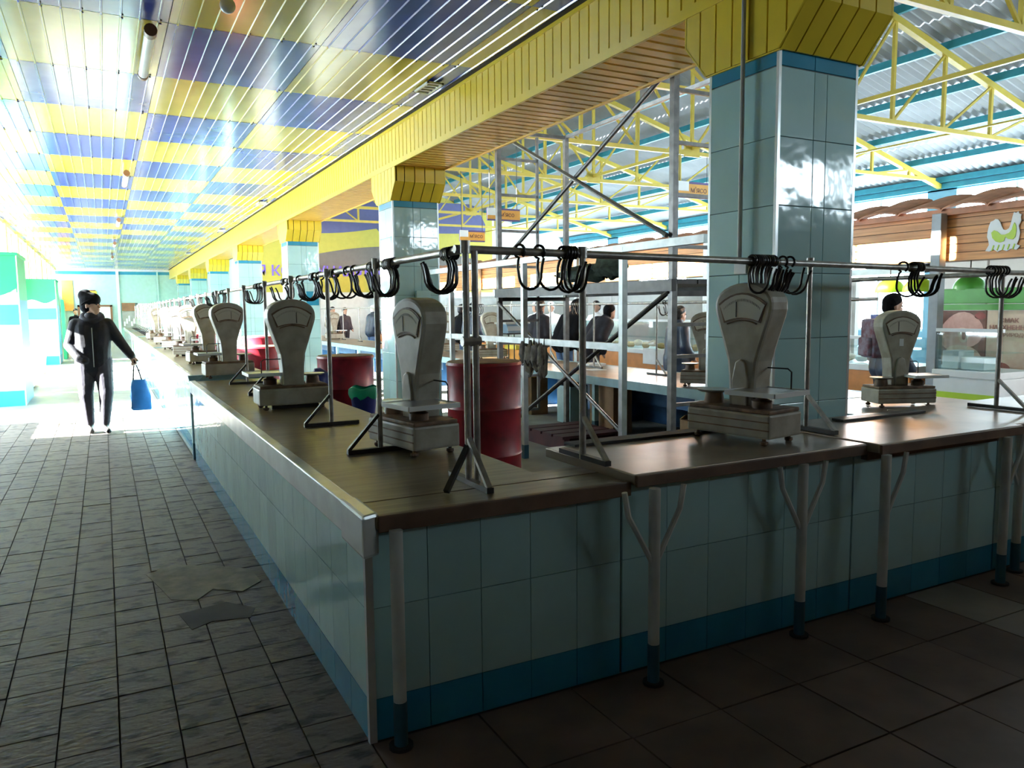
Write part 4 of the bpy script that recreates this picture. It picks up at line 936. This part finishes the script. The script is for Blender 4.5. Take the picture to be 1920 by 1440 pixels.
for k, y in enumerate((7.85, 17.6, 24.0, 34)):
    v = empty('ceiling_vent', (3.17, y, 3.89), ['white vent grille in the ceiling nearest the camera', 'second white vent grille along the beam', 'third white vent grille along the beam', 'farthest white vent grille along the beam'][k], 'vent', 'ceiling vents')
    for a in ((3.08, 3.26, y-.20, y-.18), (3.08, 3.26, y+.18, y+.2), (3.08, 3.10, y-.2, y+.2), (3.24, 3.26, y-.2, y+.2)): box('frame', 'white_plastic', *a, 3.868, 3.888, v)
    box('backing', 'wall_dark', 3.10, 3.24, y-.18, y+.18, 3.88, 3.888, v)
    for j in range(3): box('slat', 'white_plastic', 3.10, 3.24, y-.10+j*.09, y-.08+j*.09, 3.87, 3.884, v)
for k, y in enumerate((7.70, 14.9, 22.1, 29.3, 36.5)):
    l = empty('ceiling_lamp', (.46, y, 3.8), ['unlit fluorescent tube lamp on the ceiling nearest the camera', 'second unlit tube lamp down the corridor', 'third unlit tube lamp down the corridor', 'fourth unlit tube lamp down the corridor', 'farthest unlit tube lamp down the corridor'][k], 'lamp', 'unlit tube lamps')
    MB().tube([(.46, y-.58, 3.80), (.46, y+.62, 3.80)], .045, 14).build('diffuser', 'white_plastic', l)
    for a, b in ((y-.68, y-.58), (y+.62, y+.68)): MB().tube([(.46, a, 3.80), (.46, b, 3.80)], .05, 14).build('end_cap', 'frame_brown', l)
    for a in (y-.4, y+.4): MB().tube([(.46, a, 3.84), (.46, a, 3.895)], .012, 6).build('bracket', 'frame_brown', l)
l = empty('globe_lamp', (.95, 6.32, 3.84), 'white glass globe lamp at the top edge of the photo', 'lamp')
MB().sphere((.95, 6.32, 3.83), .058, 16).build('globe', 'white_plastic', l); MB().tube([(.95, 6.32, 3.86), (.95, 6.32, 3.9)], .03, 10).build('socket', 'frame_brown', l)

# ================================================================= KIOSKS ON THE LEFT
def kiosk(y0, y1, h, label, x1=-1.23):
    k = empty('kiosk', (-1.6, y0, 0), label, 'kiosk', 'green and white kiosks')
    x0 = -2.04
    box('body', 'kiosk_white', x0+.03, x1-.03, y0+.03, y1, .02, h-.04, k); box('roof_plate', 'kiosk_green', x0, x1+.02, y0-.03, y1, h-.05, h, k)
    f = y0; z = [0, .28, 1.36, 1.76, 1.92]
    box('front_panel', 'kiosk_cyan', x0, x1-.01, f, f+.03, 0, .26, k); box('front_panel', 'kiosk_white', x0, x1-.01, f, f+.03, .26, 1.36, k); box('front_panel', 'kiosk_cyan', x0, x1-.01, f, f+.03, 1.36, 1.70, k); box('front_panel', 'kiosk_white', x0, x1-.01, f, f+.03, 1.70, 1.90, k)
    MB().prism([(x0, h-.05), (x0, 1.88)]+[(x0+(x1-.01-x0)*t, 1.90+.06*math.sin(t*7)+.10*max(0, t-.6)) for t in np.linspace(0, 1, 14)]+[(x1-.01, h-.05)], f-.006, f+.03, 'y').build('wavy_panel', 'kiosk_green', k)
    for z0, z1, m in ((0, .26, 'kiosk_shaded_navy'), (.26, 1.34, 'kiosk_cyan'), (1.34, 1.78, 'kiosk_shaded_navy'), (1.78, h-.05, 'kiosk_green')): box('side_panel', m, x1-.03, x1, f+.02, y1, z0, z1, k)  # side bands darker than the front's, its shade put into the paint
    box('corner_trim', 'edge_metal', x1-.012, x1+.006, f-.006, f+.03, 0, h-.05, k)
kiosk(15.3, 16.9, 2.56, 'tall kiosk with green wavy top at the left edge of the photo'); kiosk(27.1, 28.8, 2.57, 'second green topped kiosk farther down the corridor')
wc_ = empty('white_chest', (-1.5, 18.6, 0), 'low white chest between the two kiosks', 'chest')
box('body', 'kiosk_white', -2.0, -1.33, 17.6, 19.6, .05, .92, wc_, bevel=.02); box('lid', 'white_plastic', -2.02, -1.30, 17.58, 19.62, .92, 1.0, wc_, bevel=.02)
tc = tag(MB().prism([(-2.0, 0), (-1.42, 0), (-1.36, .5), (-1.5, .95), (-1.75, 1.18), (-2.0, 1.2)], 23.0, 23.5, 'y').build('counter_panel', 'poster_beige', None, bevel=.01), 'beige curved counter end beside the second kiosk', 'panel')
ga = tag(MB().prism([(30.0, 0), (31.2, 0), (31.2, 1.0), (30.6, 1.75), (30.0, 2.0)], -1.25, -1.15, 'x').build('curved_panel', 'kiosk_green', None, bevel=.01), 'green curved side panel behind the second kiosk', 'panel')

# ================================================================= PEOPLE
def capsule(mb, p, ra, q, rb, n=14):
    p = Vector(p); q = Vector(q); d = q-p; L_ = d.length; d = d.normalized() if L_ > 1e-6 else Vector((0, 0, 1))
    a = d.cross(Vector((0, .3, 1))); a = a.normalized() if a.length > 1e-3 else Vector((1, 0, 0)); b = d.cross(a); rings = []
    for i in range(1, 6): t = PI/2*i/5; rings.append((p-d*ra*math.cos(t), ra*math.sin(t)))
    for i in range(5): t = PI/2*i/5; rings.append((q+d*rb*math.sin(t), rb*math.cos(t)))
    base = len(mb.v)
    mb.v.append(tuple(p-d*ra))
    for c, r in rings:
        for k in range(n): t = 2*PI*k/n; mb.v.append(tuple(c+(a*math.cos(t)+b*math.sin(t))*r))
    mb.v.append(tuple(q+d*rb)); last = len(mb.v)-1; m = len(rings)
    for k in range(n):
        l = (k+1) % n; mb.f.append((base, base+1+l, base+1+k)); mb.f.append((base+1+(m-1)*n+k, base+1+(m-1)*n+l, last))
        for i in range(m-1): mb.f.append((base+1+i*n+k, base+1+i*n+l, base+1+(i+1)*n+l, base+1+(i+1)*n+k))
def flesh(name, caps, voxel, parent, smooth=6):
    # one continuous surface through all limbs, coloured by the nearest limb
    mb = MB()
    for p, ra, q, rb, m in caps: capsule(mb, p, ra, q, rb)
    me = bpy.data.meshes.new(name); me.from_pydata(mb.v, [], mb.f); o = bpy.data.objects.new(name, me); COL.objects.link(o)
    r = o.modifiers.new('r', 'REMESH'); r.mode = 'VOXEL'; r.voxel_size = voxel
    s_ = o.modifiers.new('s', 'SMOOTH'); s_.iterations = smooth; s_.factor = .5
    dg = bpy.context.evaluated_depsgraph_get(); me2 = bpy.data.meshes.new_from_object(o.evaluated_get(dg)); o.modifiers.clear(); o.data = me2; me2.name = name
    ms = []
    for c in caps:
        if c[4] not in ms: ms.append(c[4])
    me2.materials.clear()
    for m in ms: me2.materials.append(MATS[m])
    n = len(me2.polygons); ctr = np.empty(n*3); me2.polygons.foreach_get('center', ctr); ctr = ctr.reshape(-1, 3)
    best = np.full(n, 1e9); idx = np.zeros(n, int)
    for p, ra, q, rb, m in caps:
        p = np.array(p, float); q = np.array(q, float); d = q-p; t = np.clip(((ctr-p)@d)/max(d@d, 1e-9), 0, 1)
        ds = np.linalg.norm(ctr-(p+t[:, None]*d), axis=1)-(ra+(rb-ra)*t); w = ds < best; best[w] = ds[w]; idx[w] = ms.index(m)
    me2.polygons.foreach_set('material_index', idx.astype(np.int32)); me2.polygons.foreach_set('use_smooth', np.ones(n, bool)); me2.update()
    o.parent = parent; return o
def head_caps(c, yaw, skin='skin', r=1.0):
    cx, cy, cz = c; s, k = math.sin(yaw), math.cos(yaw)
    def P(x, y, z): return (cx+(x*k+y*s)*r, cy+(-x*s+y*k)*r, cz+z*r)  # local -y is the face
    return [(P(0, .015, .02), .088*r, P(0, -.02, .035), .082*r, skin), (P(0, -.03, -.05), .062*r, P(0, -.055, -.085), .042*r, skin), (P(0, -.085, -.01), .012*r, P(0, -.108, -.035), .016*r, skin),
            (P(.085, .01, -.01), .016*r, P(.088, .012, -.04), .012*r, skin), (P(-.085, .01, -.01), .016*r, P(-.088, .012, -.04), .012*r, skin), (P(-.02, -.088, -.068), .01*r, P(.02, -.088, -.068), .01*r, skin)], P
def face_bits(P, par, r=1):
    for sx in (-1, 1): MB().sphere(P(sx*.032, -.088, .0), .011*r, 8).build('eye', 'ink', par, True)
    a = P(-.022, -.096, -.066); b = P(.022, -.096, -.066); MB().bar(a, b, .006*r, .006*r).build('mouth', 'meat_red', par, True)
def hand_caps(w, d, skin='skin', curl=.5, side=1, r=1.0):
    # palm from wrist w along d, five unequal fingers bending inwards, thumb leaving the side near the palm base
    w = Vector(w); d = Vector(d).normalized(); a = d.cross(Vector((0, 1, 0))).normalized()*side; b = d.cross(a).normalized(); C = []
    C.append((w, .026*r, w+d*.075*r, .03*r, skin)); C.append((w+d*.03*r+a*.015*r, .02*r, w+d*.08*r+a*.02*r, .018*r, skin))
    for i, (o_, ln) in enumerate(((-.030, .062), (-.010, .074), (.011, .078), (.031, .068))):
        k0 = w+d*.085*r+a*o_*r; k1 = k0+(d*math.cos(curl)+b*math.sin(curl))*ln*.5*r; k2 = k1+(d*math.cos(2.2*curl)+b*math.sin(2.2*curl))*ln*.5*r
        C.append((k0, .0095*r, k1, .0088*r, skin)); C.append((k1, .0088*r, k2, .0075*r, skin))
    t0 = w+d*.025*r+a*.03*r; t1 = t0+(d*.6+a*.6+b*.3).normalized()*.035*r; t2 = t1+(d*.8+b*.5).normalized()*.03*r
    C.append((t0, .012*r, t1, .011*r, skin)); C.append((t1, .011*r, t2, .009*r, skin))
    return [(tuple(p), ra, tuple(q), rb, m) for p, ra, q, rb, m in C]

# walking man
man = empty('person', (-.14, 11.30, 0), 'person in dark jacket and black beanie walking with a blue bag', 'person')
J, T, S = 'jacket_dark', 'trousers_grey', 'shoe'
hc, HP = head_caps((.01, -.03, 1.655), -1.05)
caps = [((-.095, 0, .93), .125, (-.11, -.03, .52), .088, T), ((-.11, -.03, .52), .088, (-.09, .06, .14), .058, T), ((.095, 0, .93), .125, (.12, -.09, .52), .088, T), ((.12, -.09, .52), .088, (.09, -.02, .14), .058, T),
        ((-.09, .06, .11), .046, (-.085, .05, .05), .042, S), ((-.09, .07, .045), .042, (-.075, -.10, .038), .036, S), ((.09, -.02, .11), .046, (.085, -.03, .05), .042, S), ((.085, -.02, .045), .042, (.12, -.19, .038), .036, S),
        ((-.07, 0, .90), .135, (-.075, 0, 1.12), .135, J), ((.07, 0, .90), .135, (.075, 0, 1.12), .135, J), ((-.075, 0, 1.12), .135, (-.09, 0, 1.36), .125, J), ((.075, 0, 1.12), .135, (.09, 0, 1.36), .125, J), ((-.13, 0, 1.40), .085, (.13, 0, 1.40), .085, J), ((0, 0, 1.38), .11, (.0, -.01, 1.49), .085, J),
        ((-.07, .0, .82), .125, (.07, 0, .82), .125, J),
        ((-.18, .0, 1.40), .082, (-.265, .03, 1.14), .068, J), ((-.265, .03, 1.14), .068, (-.16, -.13, .98), .055, J), ((-.16, -.13, .98), .056, (-.10, -.145, .95), .05, J),
        ((.18, 0, 1.40), .082, (.32, .0, 1.16), .066, J), ((.32, 0, 1.16), .066, (.435, -.05, .985), .05, J), ((0, -.01, 1.48), .055, (.0, -.02, 1.56), .052, 'skin')]
caps += hc+hand_caps((.445, -.055, .97), (.18, -.05, -.95), curl=.9, side=1)
body = flesh('body', caps, .0085, man, 5); face_bits(HP, man)
def P2(x, y, z): return HP(x, y, z)
bn = MB(); capsule(bn, HP(0, .02, .05), .103, HP(0, .07, .11), .085); capsule(bn, HP(0, -.025, .06), .092, HP(0, .02, .06), .103); capsule(bn, HP(0, .055, -.03), .085, HP(0, .04, .05), .10)
o = bn.build('beanie', 'cloth_black', man, True); r_ = o.modifiers.new('r', 'REMESH'); r_.mode = 'VOXEL'; r_.voxel_size = .012; r_.use_smooth_shade = True
MB().tube([HP(.1*math.cos(a), .02+.10*math.sin(a), .03-.05*math.sin(a)) for a in np.linspace(0, 2*PI, 24, endpoint=False)], .010, 8, True).build('beanie_cuff', 'cloth_black', man, True)
hd_ = MB(); hd_.tube([(.01+.105*math.cos(a), .02+.10*math.sin(a), 1.49+.05*math.sin(a)) for a in np.linspace(0, 2*PI, 24, endpoint=False)], .042, 10, True); hd_.build('hood', 'jacket_dark', man, True)
MB().bar((.0, -.137, .86), (.0, -.128, 1.36), .01, .006).build('zip', 'edge_metal', man, True)
bag = empty('shopping_bag', (.37, 11.22, .27), 'blue shiny shopping bag carried by the walking person', 'bag')
m_ = MB(); q_ = []
for z, w, dpt in ((.0, .11, .05), (.03, .125, .065), (.18, .12, .062), (.32, .10, .045), (.40, .085, .022)):
    for k in range(16):
        a = 2*PI*k/16; cx = abs(math.cos(a))**.6*math.copysign(1, math.cos(a)); sy = abs(math.sin(a))**.6*math.copysign(1, math.sin(a))
        q_.append((w*cx+.012*math.sin(z*25+k)+.05*(.4-z)*.6, dpt*sy+.008*math.sin(k*2+z*30), z))
m_.add(q_, [(i*16+k, i*16+(k+1) % 16, (i+1)*16+(k+1) % 16, (i+1)*16+k) for i in range(4) for k in range(16)]+[tuple(reversed(range(16))), tuple(range(64, 80))]); m_.smooth = True
m_.build('body', 'bag_blue', bag, True)
for s_ in (-1, 1): MB().tube([(.05*s_-.02, .0, .39), (-.03+.03*s_, .0, .52), (-.045, .0, .655), (-.05, .0, .665)], .009, 6).build('handle', 'cloth_black', bag, True)

def bystander(x, y, rz, label, coat, pants, hat, h=1.72, bend=0, group=None, skin='skin', voxel=.02, face=False, hatm='hair', long=False, bulk=1.0):
    p = empty('person', (x, y, 0), label, 'person', group, rz); k = h/1.75
    S_ = lambda v: (v[0]*k, v[1]*k, v[2]*k)
    hip = Vector((0, .0+.10*bend, .95))
    def up_(v):
        r = Vector(v)-Vector((0, 0, .95)); a = bend
        return tuple(Vector((r.x, r.y*math.cos(a)-r.z*math.sin(a), r.z*math.cos(a)+r.y*math.sin(a)))+hip)
    C = []
    for s in (-1, 1):
        C += [((s*.09, hip.y, .92), .115, (s*.095, 0, .5), .075, pants), ((s*.095, 0, .5), .075, (s*.095, .03, .1), .05, pants), ((s*.095, .04, .045), .042, (s*.10, -.12, .038), .036, 'shoe')]
        C += [(up_((s*.075, 0, .93)), .135, up_((s*.085, 0, 1.36)), .125, coat), (up_((s*.18, 0, 1.39)), .085, up_((s*.25, .0, 1.12)), .068, coat), (up_((s*.25, 0, 1.12)), .068, up_((s*.22, -.16, .94)), .052, coat)]
        C += [(up_((s*.22, -.17, .93)), .04, up_((s*.21, -.22, .89)), .034, skin)]
        for f_ in (-.022, -.008, .007, .021): C.append((up_((s*.21+f_, -.235, .885)), .011, up_((s*.205+f_, -.285, .85)), .009, skin))
        C.append((up_((s*.21-s*.03, -.21, .90)), .012, up_((s*.21-s*.045, -.25, .89)), .01, skin))
    C += [(up_((-.13, 0, 1.40)), .085, up_((.13, 0, 1.40)), .085, coat), (up_((0, 0, 1.40)), .09, up_((0, -.01, 1.52)), .06, coat), (up_((0, -.01, 1.5)), .052, up_((0, -.02, 1.58)), .05, skin)]
    if long: C += [((s*.08, hip.y, .9), .15, (s*.085, 0, .55), .14, coat) for s in (-1, 1)]
    hcp = up_((0, -.03, 1.655)); hc_, HP_ = head_caps(hcp, 0, skin); C += hc_
    C = [(S_(a), ra*k*(bulk if m == coat else 1), S_(b), rb*k*(bulk if m == coat else 1), m) for a, ra, b, rb, m in C]
    flesh('body', C, voxel, p, 3)
    HK = lambda x_, y_, z_: S_(HP_(x_, y_, z_))
    hm = MB(); capsule(hm, HK(0, .03, .05), .098*k, HK(0, .0, .065), .092*k); capsule(hm, HK(0, .05, -.02), .08*k, HK(0, .04, .04), .09*k)
    hm.build(hat, hatm, p, True)
    if face: face_bits(HK, p, k)
    return p
bystander(7.55, 9.05, 1.45, 'person with black hair in a navy puffer coat behind the scaffold', 'puffer_navy', 'denim', 'hair', 1.52, .05, voxel=.014, long=True, face=True, bulk=1.28)
b_ = bystander(7.5, 5.5, 1.15, 'person in dark coat with a backpack behind the hall scale', 'puffer_navy', 'trousers_grey', 'hat', 1.62, .03, hatm='cloth_black', voxel=.014, face=True, bulk=1.2)
bp_ = empty('backpack', (7.5, 5.5, .9), 'patterned grey and red backpack worn by the shopper in dark coat', 'backpack', None, 1.15)
MB().box(-.15, .15, .10, .24, .08, .50).build('pack', 'pack_grey', bp_, True, .04); MB().box(-.11, .11, .23, .28, .10, .30).build('pocket', 'pack_grey', bp_, True, .02)
bystander(7.3, 11.8, 1.7, 'person in black coat with white badge bending over the stall', 'cloth_black', 'denim', 'hat', 1.74, .45, hatm='cloth_black', bulk=1.35)
bystander(7.35, 11.0, 1.6, 'person in dark coat bending low beside the one with the badge', 'jacket_dark', 'trousers_grey', 'hat', 1.70, .62, hatm='cloth_black', bulk=1.35)
bystander(7.3, 12.8, 1.9, 'person in dark jacket left of the bending shoppers', 'jacket_dark', 'trousers_grey', 'hair', 1.66, .1, bulk=1.3)
bystander(7.2, 15.6, 1.8, 'shopper in navy coat right of the double corner stand', 'puffer_navy', 'trousers_grey', 'hat', 1.66, .12, hatm='cloth_black', bulk=1.35); bystander(7.4, 16.7, 1.5, 'shopper in dark coat left of the double corner stand', 'cloth_black', 'denim', 'hair', 1.62, .1, bulk=1.3)
bystander(7.2, 22.8, 1.7, 'shopper in navy coat with white cap seen under the hooks', 'puffer_navy', 'denim', 'cap', 1.66, .1, hatm='coat_white', bulk=1.35)
bystander(6.9, 33.2-7, .2, 'distant person in dark clothes under the left hooks', 'cloth_black', 'trousers_grey', 'hair', 1.62, 0); bystander(7.6, 27.2, .3, 'second distant person in grey under the left hooks', 'trousers_grey', 'trousers_grey', 'hair', 1.6, 0)
for k, (x, y, lb_) in enumerate(((9.9, 14.6, 'vendor in white coat and cap right of the white post'), (9.8, 15.5, 'vendor in white leaning at the white post'), (9.9, 16.6, 'vendor in white cap behind the badge shopper'), (9.9, 17.4, 'vendor in pink and white behind the dark jacket shopper'), (9.8, 26, 'vendor in white far along the stalls'))):
    bystander(x, y, .5-PI/2, lb_, 'coat_white', 'coat_white', 'hair' if k == 0 else 'cap', 1.66, .1, hatm='hair' if k == 0 else 'coat_white')
bystander(-1.0, 36.5, .2, 'distant person in dark clothes behind the second kiosk', 'cloth_black', 'trousers_grey', 'hair', 1.68, 0)
